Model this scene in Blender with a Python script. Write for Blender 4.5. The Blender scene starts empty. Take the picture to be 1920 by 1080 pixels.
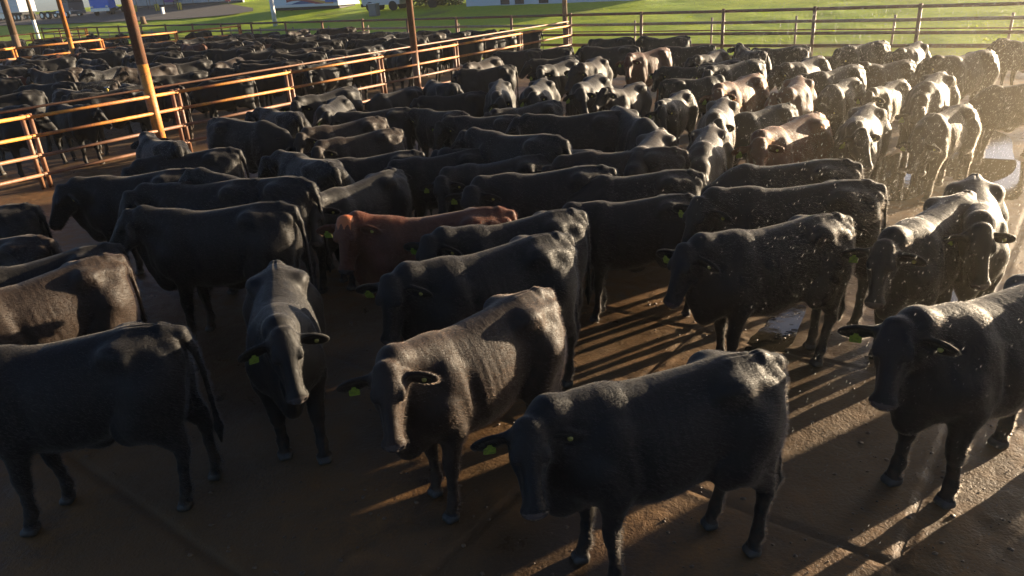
import bpy, bmesh, math, random
import numpy as np
from mathutils import Vector, Matrix

C = bpy.context; SC = C.scene; COL = SC.collection
rnd = random.Random(7)
R = math.radians

# ---------------------------------------------------------------- camera
FPX, PITCH, ROLL, HC = 1376.0, R(22.9), R(3.7), 3.2          # focal length in pixels of a 1920 px wide frame
_f = np.array([0, math.cos(PITCH), -math.sin(PITCH)]); _u0 = np.array([0, math.sin(PITCH), math.cos(PITCH)])
_r = math.cos(ROLL) * np.array([1, 0, 0.]) - math.sin(ROLL) * _u0
_u = np.cross(_r, _f)
cam = bpy.data.objects.new('camera', bpy.data.cameras.new('camera')); COL.objects.link(cam); SC.camera = cam
cam.matrix_world = Matrix([[_r[i], _u[i], -_f[i], (0, 0, HC)[i]] for i in range(3)] + [[0, 0, 0, 1]])
cam.data.sensor_width = 36; cam.data.lens = FPX * 36 / 1920; cam.data.clip_start = .05; cam.data.clip_end = 3000

def ray(x, y):
    return _f * FPX + _r * (x - 960) - _u * (y - 540)
def at(x, y, z=0.0):
    """World point seen at photo pixel (x, y) at height z."""
    d = ray(x, y); t = (z - HC) / d[2]
    return np.array([0, 0, HC]) + d * t

# ---------------------------------------------------------------- sky, sun, exposure
SUN_AZ, SUN_EL = R(28.5), R(7.6)                                 # azimuth from +x towards +y
world = bpy.data.worlds.new('World'); SC.world = world; world.use_nodes = True
wn = world.node_tree; sky = wn.nodes.new('ShaderNodeTexSky'); sky.sky_type = 'NISHITA'; sky.sun_disc = False
sky.sun_elevation = SUN_EL; sky.sun_rotation = R(90) - SUN_AZ; sky.dust_density = 1.0; sky.air_density = .4
wn.links.new(sky.outputs[0], wn.nodes['Background'].inputs[0]); wn.nodes['Background'].inputs[1].default_value = 0.05
sun = bpy.data.objects.new('sun', bpy.data.lights.new('sun', 'SUN')); COL.objects.link(sun)
sun.data.energy = 5.0; sun.data.angle = R(.55); sun.data.color = (1.0, .80, .55)
sdir = Vector((math.cos(SUN_AZ) * math.cos(SUN_EL), math.sin(SUN_AZ) * math.cos(SUN_EL), math.sin(SUN_EL)))
sun.rotation_euler = sdir.to_track_quat('Z', 'Y').to_euler()
SC.view_settings.view_transform = 'Standard'; SC.view_settings.look = 'None'; SC.view_settings.exposure = 2.25; SC.view_settings.gamma = 1
SC.cycles.max_bounces = 6; SC.cycles.volume_bounces = 0; SC.cycles.use_denoising = True
SC.cycles.volume_step_rate = 2.0; SC.cycles.volume_max_steps = 128

# ---------------------------------------------------------------- materials
def mat(name, col, rough=.6, spec=.5, metal=0.0):
    m = bpy.data.materials.new(name); m.use_nodes = True; b = m.node_tree.nodes['Principled BSDF']
    b.inputs['Base Color'].default_value = (*col, 1); b.inputs['Roughness'].default_value = rough
    b.inputs['Specular IOR Level'].default_value = spec; b.inputs['Metallic'].default_value = metal
    return m
class G:
    """Small helper to wire shader nodes."""
    def __init__(s, m): s.t = m.node_tree; s.b = s.t.nodes['Principled BSDF'] if 'Principled BSDF' in s.t.nodes else None
    def new(s, kind, **kw):
        n = s.t.nodes.new(kind)
        for k, v in kw.items(): setattr(n, k, v)
        return n
    def link(s, a, b): s.t.links.new(a, b)
    def coord(s, what='Object'):
        return s.new('ShaderNodeTexCoord').outputs[what]
    def map(s, vec, scale=(1, 1, 1), rot=(0, 0, 0)):
        n = s.new('ShaderNodeMapping'); n.inputs['Scale'].default_value = scale; n.inputs['Rotation'].default_value = rot
        s.link(vec, n.inputs[0]); return n.outputs[0]
    def noise(s, vec, scale, detail=4, rough=.55, dist=0.0):
        n = s.new('ShaderNodeTexNoise'); n.inputs['Scale'].default_value = scale; n.inputs['Detail'].default_value = detail
        n.inputs['Roughness'].default_value = rough; n.inputs['Distortion'].default_value = dist
        s.link(vec, n.inputs['Vector']); return n.outputs[0]
    def ramp(s, fac, stops):
        n = s.new('ShaderNodeValToRGB'); e = n.color_ramp.elements
        while len(e) < len(stops): e.new(.5)
        for q, (p, c) in zip(e, stops): q.position = p; q.color = (*c, 1) if len(c) == 3 else (c[0], c[0], c[0], 1)
        s.link(fac, n.inputs[0]); return n.outputs[0]
    def mix(s, fac, a, b):
        n = s.new('ShaderNodeMix', data_type='RGBA')
        for v, i in ((fac, 0), (a, 6), (b, 7)):
            if hasattr(v, 'is_output'): s.link(v, n.inputs[i])
            else: n.inputs[i].default_value = v if i == 0 else (*v, 1)
        return n.outputs[2]
    def math(s, op, a, b=0.0):
        n = s.new('ShaderNodeMath', operation=op)
        for v, i in ((a, 0), (b, 1)):
            if hasattr(v, 'is_output'): s.link(v, n.inputs[i])
            else: n.inputs[i].default_value = v
        return n.outputs[0]
    def bump(s, h, strength=.3, dist=.01, prev=None):
        n = s.new('ShaderNodeBump'); n.inputs['Strength'].default_value = strength; n.inputs['Distance'].default_value = dist
        s.link(h, n.inputs['Height'])
        if prev: s.link(prev, n.inputs['Normal'])
        s.link(n.outputs[0], s.b.inputs['Normal']); return n.outputs[0]

def hide_mat(name, dark, light, dust=(.10, .075, .05), dusty=.35):
    m = mat(name, dark, .5); g = G(m); o = g.coord()
    big = g.noise(o, 3.5, 3); fine = g.noise(g.map(o, (1, 1, 2.2)), 70, 3, .7)
    mid = g.noise(g.map(o, (1.6, 1, 1)), 14, 4, .6, .6)
    c = g.mix(g.ramp(big, [(.35, (0,)), (.7, (1,))]), dark, light)
    z = g.new('ShaderNodeSeparateXYZ'); g.link(o, z.inputs[0])
    d = g.math('MULTIPLY', g.ramp(mid, [(.38, (0,)), (.72, (1,))]), dusty)
    c = g.mix(d, c, dust)
    low = g.math('MULTIPLY', g.ramp(z.outputs[2], [(.0, (1,)), (.45, (0,))]), g.ramp(mid, [(.4, (0,)), (.62, (.75,))]))   # dried mud on the shanks
    c = g.mix(low, c, (.05, .03, .016))
    g.link(c, g.b.inputs['Base Color'])
    g.link(g.ramp(mid, [(.3, (.47,)), (.75, (.78,))]), g.b.inputs['Roughness'])
    g.b.inputs['Sheen Weight'].default_value = .07; g.b.inputs['Sheen Roughness'].default_value = .35
    g.b.inputs['Sheen Tint'].default_value = (1, .9, .75, 1); g.b.inputs['Specular IOR Level'].default_value = .22
    b1 = g.bump(fine, .38, .006); g.bump(mid, .34, .018, b1)
    return m
HIDE = {'black': hide_mat('black_hide', (.0035, .0035, .004), (.007, .0065, .006), (.021, .016, .012), .28),
        'brown': hide_mat('dark_brown_hide', (.009, .0055, .004), (.02, .012, .008), (.055, .036, .024), .34),
        'red': hide_mat('red_hide', (.045, .012, .005), (.09, .024, .009), (.16, .08, .045), .25)}
def fur_mat(name, col):
    m = bpy.data.materials.new(name); m.use_nodes = True; t = m.node_tree; t.nodes.remove(t.nodes['Principled BSDF'])
    h = t.nodes.new('ShaderNodeBsdfHairPrincipled'); h.parametrization = 'COLOR'; h.inputs['Color'].default_value = (*col, 1)
    h.inputs['Roughness'].default_value = .30; h.inputs['Radial Roughness'].default_value = .6; h.inputs['Random Roughness'].default_value = .3
    t.links.new(h.outputs[0], t.nodes['Material Output'].inputs[0]); return m
FUR = {'black': fur_mat('black_fur', (.013, .0105, .0085)), 'brown': fur_mat('dark_brown_fur', (.032, .019, .012)), 'red': fur_mat('red_fur', (.115, .030, .011))}
M_SUNLIT_POLL = mat('sunlit_orange_poll', (.34, .085, .016), .6); g = G(M_SUNLIT_POLL); g.bump(g.noise(g.coord(), 60, 3), .6, .01)  # sunlight on the red cow's poll, put into the coat colour
M_NOSE = mat('muzzle_skin', (.06, .052, .05), .22, .7); g = G(M_NOSE); g.bump(g.noise(g.coord(), 110, 3), .5, .004)
M_EYE = mat('eye_gloss', (.006, .004, .003), .06, .8)
M_HOOF = mat('hoof_horn', (.03, .024, .018), .6)
M_TAG = mat('tag_plastic', (.2, .27, .03), .5); g = G(M_TAG); g.link(g.ramp(g.noise(g.coord(), 60, 3), [(.45, (.22, .30, .03)), (.7, (.10, .13, .03))]), g.b.inputs['Base Color'])
M_BUTTON = mat('button_plastic', (.24, .22, .04), .5)

# ---------------------------------------------------------------- helpers for objects
def tag(o, label=None, cat=None, group=None, kind=None):
    if label: o['label'] = label
    if cat: o['category'] = cat
    if group: o['group'] = group
    if kind: o['kind'] = kind
    return o
def link(name, me, parent=None, m=None):
    o = bpy.data.objects.new(name, me); COL.objects.link(o)
    if m is not None: me.materials.append(m)
    if parent is not None: o.parent = parent
    return o
def empty(name, loc=(0, 0, 0), rz=0.0):
    o = bpy.data.objects.new(name, None); COL.objects.link(o); o.location = loc; o.rotation_euler = (0, 0, rz); o.empty_display_size = .2
    return o
class MB:
    """Collects simple solids into one mesh."""
    def __init__(s): s.bm = bmesh.new()
    def box(s, lo, hi, bevel=0.0, rz=0.0):
        lo = Vector(lo); hi = Vector(hi); c = (lo + hi) / 2; b = bmesh.new()
        bmesh.ops.create_cube(b, size=1, matrix=Matrix.Translation(c) @ Matrix.Diagonal((*(hi - lo), 1)))
        if bevel: bmesh.ops.bevel(b, geom=b.edges[:], offset=bevel, segments=2, affect='EDGES', profile=.6)
        s.add(b); return s
    def tube(s, a, b, r0, r1=None, seg=12, caps=True):
        a = Vector(a); b = Vector(b); d = b - a; q = bmesh.new()
        bmesh.ops.create_cone(q, cap_ends=caps, segments=seg, radius1=r0, radius2=r0 if r1 is None else r1, depth=d.length,
                              matrix=Matrix.Translation((a + b) / 2) @ d.to_track_quat('Z', 'Y').to_matrix().to_4x4())
        s.add(q); return s
    def prism(s, pts, y0, y1):
        """Outline in x-z extruded along y."""
        a = [s.bm.verts.new((x, y0, z)) for x, z in pts]; b = [s.bm.verts.new((x, y1, z)) for x, z in pts]; n = len(pts)
        s.bm.faces.new(a); s.bm.faces.new(b[::-1])
        for i in range(n): s.bm.faces.new((a[i], b[i], b[(i + 1) % n], a[(i + 1) % n]))
        bmesh.ops.recalc_face_normals(s.bm, faces=s.bm.faces[:]); return s
    def add(s, b):
        me = bpy.data.meshes.new('tmp'); b.to_mesh(me); b.free(); s.bm.from_mesh(me); bpy.data.meshes.remove(me)
    def build(s, name, m, parent=None, smooth=False):
        me = bpy.data.meshes.new(name); s.bm.to_mesh(me); s.bm.free()
        if smooth:
            for p in me.polygons: p.use_smooth = len(p.vertices) == 4
        return link(name, me, parent, m)
def np_mesh(name, v, f, m, parent=None, smooth=True):
    me = bpy.data.meshes.new(name); v = np.asarray(v, np.float32); f = np.asarray(f, np.int32); k = f.shape[1]
    me.vertices.add(len(v)); me.vertices.foreach_set('co', v.ravel()); me.loops.add(f.size); me.loops.foreach_set('vertex_index', f.ravel())
    me.polygons.add(len(f)); me.polygons.foreach_set('loop_start', np.arange(0, f.size, k, dtype=np.int32))
    me.polygons.foreach_set('use_smooth', np.full(len(f), smooth)); me.update(calc_edges=True); me.validate()
    return link(name, me, parent, m)
_rg = np.random.default_rng(3); _lat = _rg.random((256, 256)).astype(np.float32)
def vnoise(x, y):
    xi = np.floor(x).astype(int); yi = np.floor(y).astype(int); u = x - xi; v = y - yi
    u = u * u * (3 - 2 * u); v = v * v * (3 - 2 * v); L = lambda i, j: _lat[i & 255, j & 255]
    return (L(xi, yi) * (1 - u) + L(xi + 1, yi) * u) * (1 - v) + (L(xi, yi + 1) * (1 - u) + L(xi + 1, yi + 1) * u) * v - .5
def fbm(x, y, oct=4):
    s = 0; a = 1.0
    for i in range(oct): s = s + a * vnoise(x * 2**i + 17 * i, y * 2**i + 5 * i); a *= .5
    return s

# ---------------------------------------------------------------- layout of the yard (fence lines from the photo)
CORNER = np.array([2.92, 30.23]); D1 = np.array([-.781, .624]); D2 = np.array([.600, .800])     # along the far fence, along the side fence
def beyond(x, y):
    """Metres past the far fence."""
    return (x - CORNER[0]) * .624 + (y - CORNER[1]) * .781
def terrain(x, y):
    t = np.clip(beyond(x, y) - 1.5, 0, None)
    return .075 * np.minimum(t, 34) + .02 * np.clip(t - 34, 0, 140)
# ---------------------------------------------------------------- a cow as one blended surface
def _rot(ax, ang):
    c, s = math.cos(ang), math.sin(ang)
    return {'x': np.array([[1,0,0],[0,c,-s],[0,s,c]]), 'y': np.array([[c,0,s],[0,1,0],[-s,0,c]]), 'z': np.array([[c,-s,0],[s,c,0],[0,0,1]])}[ax]

HS = .88                                                              # head size
class Field:
    """A signed distance grid that shapes are blended into one after another."""
    def __init__(self, lo, hi, h):
        self.lo = np.array(lo, float); self.h = h
        self.n = np.ceil((np.array(hi) - self.lo) / h).astype(int) + 1
        self.d = np.full(self.n, 0.5, np.float32)
    def box(self, lo, hi, pad):
        a = np.maximum(np.floor((np.array(lo) - pad - self.lo) / self.h).astype(int), 0)
        b = np.minimum(np.ceil((np.array(hi) + pad - self.lo) / self.h).astype(int) + 1, self.n)
        sl = tuple(slice(i, j) for i, j in zip(a, b))
        ax = [self.lo[i] + self.h * np.arange(a[i], b[i], dtype=np.float32) for i in range(3)]
        return sl, np.meshgrid(*ax, indexing='ij')
    def blend(self, sl, s, k, sub=False):
        d = self.d[sl]
        if sub:
            hh = np.clip(k - np.abs(d + s), 0, None) / k
            self.d[sl] = np.maximum(d, -s) + hh * hh * k * .25
        else:
            hh = np.clip(k - np.abs(d - s), 0, None) / k
            self.d[sl] = np.minimum(d, s) - hh * hh * k * .25
    rs = 1.0
    def cone(self, a, b, ra, rb, k=.05, sub=False):
        ra *= self.rs; rb *= self.rs
        a = np.array(a, float); b = np.array(b, float); r = max(ra, rb)
        sl, (X, Y, Z) = self.box(np.minimum(a, b) - r, np.maximum(a, b) + r, k + .03)
        ba = b - a; L = max(ba @ ba, 1e-9)
        t = np.clip(((X - a[0]) * ba[0] + (Y - a[1]) * ba[1] + (Z - a[2]) * ba[2]) / L, 0, 1)
        s = np.sqrt((X - a[0] - t * ba[0])**2 + (Y - a[1] - t * ba[1])**2 + (Z - a[2] - t * ba[2])**2) - (ra + (rb - ra) * t)
        self.blend(sl, s, k, sub)
    def chain(self, pts, k=.05):
        for (a, ra), (b, rb) in zip(pts, pts[1:]): self.cone(a, b, ra, rb, k)
    def ell(self, c, rad, k=.05, R=None, sub=False):
        c = np.array(c, float); rad = np.array(rad, float) * self.rs; m = rad.max()
        sl, (X, Y, Z) = self.box(c - m, c + m, k + .03)
        P = [X - c[0], Y - c[1], Z - c[2]]
        if R is not None:
            P = [R[0, i] * P[0] + R[1, i] * P[1] + R[2, i] * P[2] for i in range(3)]
        k0 = np.sqrt(sum((p / r)**2 for p, r in zip(P, rad)))
        k1 = np.sqrt(sum((p / (r * r))**2 for p, r in zip(P, rad))) + 1e-6
        s = k0 * (k0 - 1) / k1
        self.blend(sl, s, k, sub)
    def surface(self):
        """Naive surface nets: one vertex per crossed cell, one quad per crossed grid edge."""
        d = self.d; ins = d < 0; n = self.n
        cells = np.zeros(n - 1, bool); acc = np.zeros(tuple(n - 1) + (3,), np.float32); cnt = np.zeros(n - 1, np.float32)
        c8 = [ins[i:n[0]-1+i, j:n[1]-1+j, k:n[2]-1+k] for i in (0,1) for j in (0,1) for k in (0,1)]
        sm = sum(c.astype(np.int8) for c in c8); cells = (sm > 0) & (sm < 8)
        idx = np.argwhere(cells); num = np.full(n - 1, -1, np.int64); num[cells] = np.arange(len(idx))
        pos = np.zeros((len(idx), 3)); w = np.zeros(len(idx))
        for ax in range(3):
            o = [a for a in range(3) if a != ax]
            for u in (0, 1):
                for v in (0, 1):
                    p0 = idx.copy(); p0[:, o[0]] += u; p0[:, o[1]] += v
                    p1 = p0.copy(); p1[:, ax] += 1
                    a = d[tuple(p0.T)]; b = d[tuple(p1.T)]
                    m = (a < 0) != (b < 0); t = np.where(m, a / np.where(m, a - b, 1), 0)
                    q = p0.astype(float); q[:, ax] += t
                    pos[m] += q[m]; w[m] += 1
        pos = self.lo + self.h * pos / w[:, None]
        quads = []
        for ax in range(3):
            o = [a for a in range(3) if a != ax]
            a = ins.take(range(n[ax]-1), ax); b = ins.take(range(1, n[ax]), ax)
            for flip in (False, True):
                e = np.argwhere((a & ~b) if not flip else (~a & b))
                e = e[(e[:, o[0]] > 0) & (e[:, o[1]] > 0) & (e[:, o[0]] < n[o[0]]-1) & (e[:, o[1]] < n[o[1]]-1)]
                q = []
                for du, dv in ((-1,-1),(0,-1),(0,0),(-1,0)):
                    p = e.copy(); p[:, o[0]] += du; p[:, o[1]] += dv; q.append(num[tuple(p.T)])
                q = np.stack(q, 1)
                if flip ^ (ax == 1): q = q[:, ::-1]
                quads.append(q)
        return pos, np.concatenate(quads)

def build_cow(yaw=0, lift=8, face=58, hyaw=0, legs=(0,0,0,0), tail=0.0, fat=1.0, h=.011, ear=0.0, seed=0):
    """Angles in degrees: neck yaw, neck lift, face pitch below the horizon, head yaw beyond the neck.
    legs: forward swing in metres of the front left/right and hind left/right hoof. tail: sideways sway."""
    rad = math.radians
    F = Field((-1.12, -.62, -.03), (1.62, .62, 1.72), h)
    # trunk, lofted along x
    xs = [-.86,-.82,-.74,-.62,-.45,-.22,0,.2,.4,.56,.7,.8,.88,.93]
    tp = [1.17,1.27,1.335,1.375,1.385,1.36,1.34,1.325,1.335,1.345,1.305,1.22,1.1,1.0]
    bt = [1.05,.92,.80,.72,.675,.63,.585,.57,.58,.595,.615,.655,.74,.85]
    wd = [.05,.12,.175,.22,.247,.255,.288,.30,.272,.242,.215,.175,.11,.04]
    sl, (X, Y, Z) = F.box((-.95,-.5,.4), (1.0,.5,1.5), .02)
    x1 = X[:, 0, 0]
    t_, b_, w_ = (np.interp(x1, xs, v) for v in (tp, bt, wd))
    def sm(v):
        ker = np.ones(5) / 5
        return np.convolve(np.pad(v, 2, 'edge'), ker, 'valid')
    t_, b_, w_ = sm(t_), sm(b_), sm(w_)
    w_ = w_ * (1 + (fat - 1) * np.clip(1 - np.abs(x1 - .1) / .8, 0, 1)); b_ = b_ - (fat - 1) * .25 * np.clip(1 - np.abs(x1 - .1) / .6, 0, 1)
    zc = ((t_ + b_) / 2)[:, None, None]; hh = ((t_ - b_) / 2)[:, None, None]; ww = w_[:, None, None] * .97
    v = (Z - zc) / hh
    ww = ww * (1 - .16 * np.clip(v, -1, 1.2)**1 * (v > 0) - .03 * np.clip(v, -1, 1))
    ex = 2.35
    rr = (np.abs(Y / ww)**ex + np.abs(v)**ex)**(1 / ex)
    s = (rr - 1) * np.minimum(ww, hh) * .85
    s = s + .0011 * np.sin(2 * math.pi * (X + .12 * (1.2 - Z)) / .075) * np.exp(-((X - .12) / .2)**2) * np.exp(-((Z - 1.0) / .2)**2)
    s = np.where((X < -.9) | (X > .97), .1 + np.abs(X), s)
    F.blend(sl, s, .03)
    for q in (1, -1):
        F.ell((-.40, q*.20, 1.262), (.11,.055,.065), .12)               # hook bones
        F.ell((-.79, q*.10, 1.225), (.075,.045,.06), .08)               # pin bones
        F.ell((.50, q*.180, 1.0), (.13,.07,.22), .10, _rot('y', .25))  # shoulder blade
        F.ell((.64, q*.17, .88), (.13,.085,.15), .07)                    # point of shoulder
        F.ell((-.58, q*.16, .97), (.25,.125,.32), .09)                   # thigh
        F.ell((-.24, q*.31, 1.20), (.15,.05,.075), .09, sub=True)       # hollow of the flank
        F.ell((-.63, q*.285, 1.25), (.10,.06,.06), .08, sub=True)         # hollow between hook and pin
        F.ell((.36, q*.335, 1.02), (.035,.07,.22), .07, _rot('y', .2), sub=True)  # crease behind the shoulder
        F.ell((-.34, q*.24, .72), (.10,.03,.10), .09)                    # flank fold
        f = legs[0 if q > 0 else 1]; b = legs[2 if q > 0 else 3]
        F.chain([((.60, q*.17, .92), .12), ((.52+f*.15, q*.175, .74), .105)], .06)
        F.chain([((.52+f*.15, q*.175, .74), .10), ((.55+f*.5, q*.155, .44), .06)], .05)
        F.chain([((.55+f*.5, q*.155, .46), .058), ((.545+f*.55, q*.155, .38), .052), ((.54+f*.8, q*.155, .27), .038), ((.535+f*.95, q*.155, .155), .047)], .03)
        F.chain([((.535+f*.95, q*.155, .155), .047), ((.565+f, q*.155, .075), .044)], .025)
        F.chain([((.56+f, q*.155-.022, .035), .046), ((.605+f, q*.155-.022, .022), .034)], .012)
        F.chain([((.56+f, q*.155+.022, .035), .046), ((.605+f, q*.155+.022, .022), .034)], .012)
        F.chain([((-.55, q*.17, .98), .17), ((-.44+b*.2, q*.185, .77), .125)], .08)
        F.chain([((-.46+b*.2, q*.18, .79), .125), ((-.70+b*.6, q*.165, .53), .062)], .07)
        F.chain([((-.62, q*.14, .92), .13), ((-.71+b*.55, q*.155, .60), .06)], .07)
        F.chain([((-.73+b*.6, q*.16, .56), .036), ((-.715+b*.62, q*.16, .47), .058), ((-.69+b*.75, q*.16, .33), .041), ((-.675+b*.95, q*.16, .155), .047)], .03)
        F.chain([((-.675+b*.95, q*.16, .155), .047), ((-.645+b, q*.16, .075), .044)], .025)
        F.chain([((-.65+b, q*.16-.022, .035), .046), ((-.605+b, q*.16-.022, .022), .034)], .012)
        F.chain([((-.65+b, q*.16+.022, .035), .046), ((-.605+b, q*.16+.022, .022), .034)], .012)
    F.ell((-.62, 0, .98), (.3, .035, .35), .05, sub=False)
    F.ell((-.86, 0, .95), (.08, .03, .22), .08, sub=True)                # cleft between the thighs
    F.ell((0, 0, .565), (.12,.035,.06), .08)                               # navel fold
    F.ell((.80, 0, .66), (.12,.085,.13), .08)                             # brisket
    # neck and head
    ny, nl = rad(yaw), rad(lift)
    base = np.array([.64, 0, 1.13]); L = .41
    P = base + L * np.array([math.cos(ny)*math.cos(nl), math.sin(ny)*math.cos(nl), math.sin(nl)])
    hy = ny + rad(hyaw); fp = rad(face)
    A = np.array([math.cos(hy)*math.cos(fp), math.sin(hy)*math.cos(fp), -math.sin(fp)])   # poll to muzzle
    B = np.array([-math.sin(hy), math.cos(hy), 0])                                        # to its left
    N = np.cross(A, B)                                                                    # out of the forehead
    Hd = lambda a, b, n: P + (A*a + B*b + N*n) * HS
    RH = np.stack([A, B, N], 1)
    throat = Hd(.13, 0, -.15)
    mid = lambda p, q, t: np.array(p)*(1-t) + np.array(q)*t
    bend = np.array([math.cos(ny*.5), math.sin(ny*.5), 0])
    c1 = np.array([.60,0,1.16]) + .27*bend + np.array([0,0,.24*math.sin(nl)])
    F.chain([((.50,0,1.18), .155), (c1 + (0,0,.035), .102), (Hd(.03,0,-.055), .078)], .07)
    F.chain([((.64,0,.98), .185), (c1 - (0,0,.12) , .10), (throat, .052)], .08)
    lo = np.array([.84,0,.74]); 
    for t in (0, .25, .5, .75, 1):                                        # dewlap
        p = mid(lo, throat - (0,0,.04), t); p[2] -= .05*math.sin(math.pi*t) ; F.ell(p, (.09,.028,.075), .07, _rot('z', ny*t))
    F.rs = HS
    F.ell(Hd(.09,0,-.03), (.15,.118,.105), .04, RH)
    F.ell(Hd(.10,0,.035), (.12,.085,.05), .05, RH)                        # flat forehead
    F.cone(Hd(.17,0,-.03), Hd(.47,0,-.03), .10, .068, .04)
    F.cone(Hd(.22,0,.032), Hd(.46,0,.018), .040, .036, .03)               # bridge of the nose
    F.ell(Hd(.50,0,-.03), (.062,.092,.072), .035, RH)                     # muzzle
    F.ell(Hd(.505,0,-.085), (.045,.06,.035), .025, RH)                    # chin
    for q in (1, -1):
        F.cone(Hd(.06,q*.072,-.13), Hd(.20,q*.06,-.145), .07, .06, .04)
        F.cone(Hd(.18,q*.058,-.14), Hd(.45,q*.025,-.095), .052, .038, .04)
    F.ell(Hd(-.02,0,.03), (.05,.08,.06), .05, RH)                         # poll
    eyes, tags = [], []
    for q in (1, -1):
        F.ell(Hd(.165,q*.098,.036), (.06,.03,.026), .025, RH)
        F.ell(Hd(.185,q*.118,.008), (.026,.016,.02), .01, RH); eyes.append(Hd(.185,q*.124,.008))
        F.ell(Hd(.21,q*.118,-.03), (.06,.026,.022), .03, RH, sub=True)
        F.ell(Hd(.548,q*.05,-.004), (.03,.022,.02), .012, RH, sub=True)
        F.ell(Hd(.33,q*.108,-.01), (.12,.036,.05), .05, RH, sub=True)
        er = Hd(.035, q*.095, -.05)
        dirv = B*q*1.0 - A*(.05+ear*.5) + np.array([0,0,-.30-ear]); dirv /= np.linalg.norm(dirv)
        nrm = A*.75 + N*.55 + np.array([0,0,-.1]); nrm -= dirv*(nrm@dirv); nrm /= np.linalg.norm(nrm)
        sd = np.cross(nrm, dirv); RE = np.stack([dirv, sd, nrm], 1)
        F.chain([(Hd(.03,q*.07,-.045), .045), (er + dirv*.07*HS, .034)], .03)
        F.ell(er + dirv*.155*HS, (.135,.074,.021), .02, RE)
        F.ell(er + dirv*.145*HS + nrm*.030*HS, (.098,.05,.024), .012, RE, sub=True)
        tags.append((er + dirv*.16*HS + nrm*.004, RE))
    F.cone(Hd(.54,-.06,-.068), Hd(.54,.06,-.068), .011, .011, .012, sub=True)
    F.rs = 1.0
    # tail
    sw = tail
    tl = [((-.72,0,1.325), .045), ((-.86,sw*.05,1.29), .034), ((-.915,sw*.2,1.17), .027), ((-.935,sw*.45,.95), .022), ((-.93,sw*.7,.72), .02), ((-.925,sw*.9,.58), .02)]
    F.chain(tl[:3], .06); F.chain(tl[2:], .02)
    F.chain([((-.925,sw*.9,.58), .02), ((-.92,sw,.46), .038), ((-.915,sw*1.05,.33), .012)], .03)
    # flat soles
    sl, (X, Y, Z) = F.box(F.lo, F.lo + F.h*(F.n-1), 0); F.d = np.maximum(F.d, .004 - Z)
    pos, quads = F.surface()
    def squash(x): return np.where(x < .62, x * .82, .62 * .82 + (x - .62))
    zone = np.zeros(len(pos), np.int32)                                   # 1 muzzle, 2 eye, 3 hoof
    loc = (pos - P) @ RH / HS
    zone[(loc[:,0] > .505) & (loc[:,0] < .62) & (np.abs(loc[:,1]) < .12) & (loc[:,2] > -.085)] = 1
    for e in eyes: zone[np.linalg.norm(pos - e, axis=1) < .018] = 2
    zone[pos[:,2] < .06] = 3
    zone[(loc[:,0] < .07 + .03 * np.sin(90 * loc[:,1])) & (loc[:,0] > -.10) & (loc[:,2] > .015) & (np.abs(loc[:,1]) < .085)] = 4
    pos[:, 0] = squash(pos[:, 0])
    for t in tags: t[0][0] = squash(t[0][0])
    return pos, quads, zone[quads].max(1) * (zone[quads].min(1) > 0), tags, dict(eyes=eyes, P=P, RH=RH)
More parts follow.
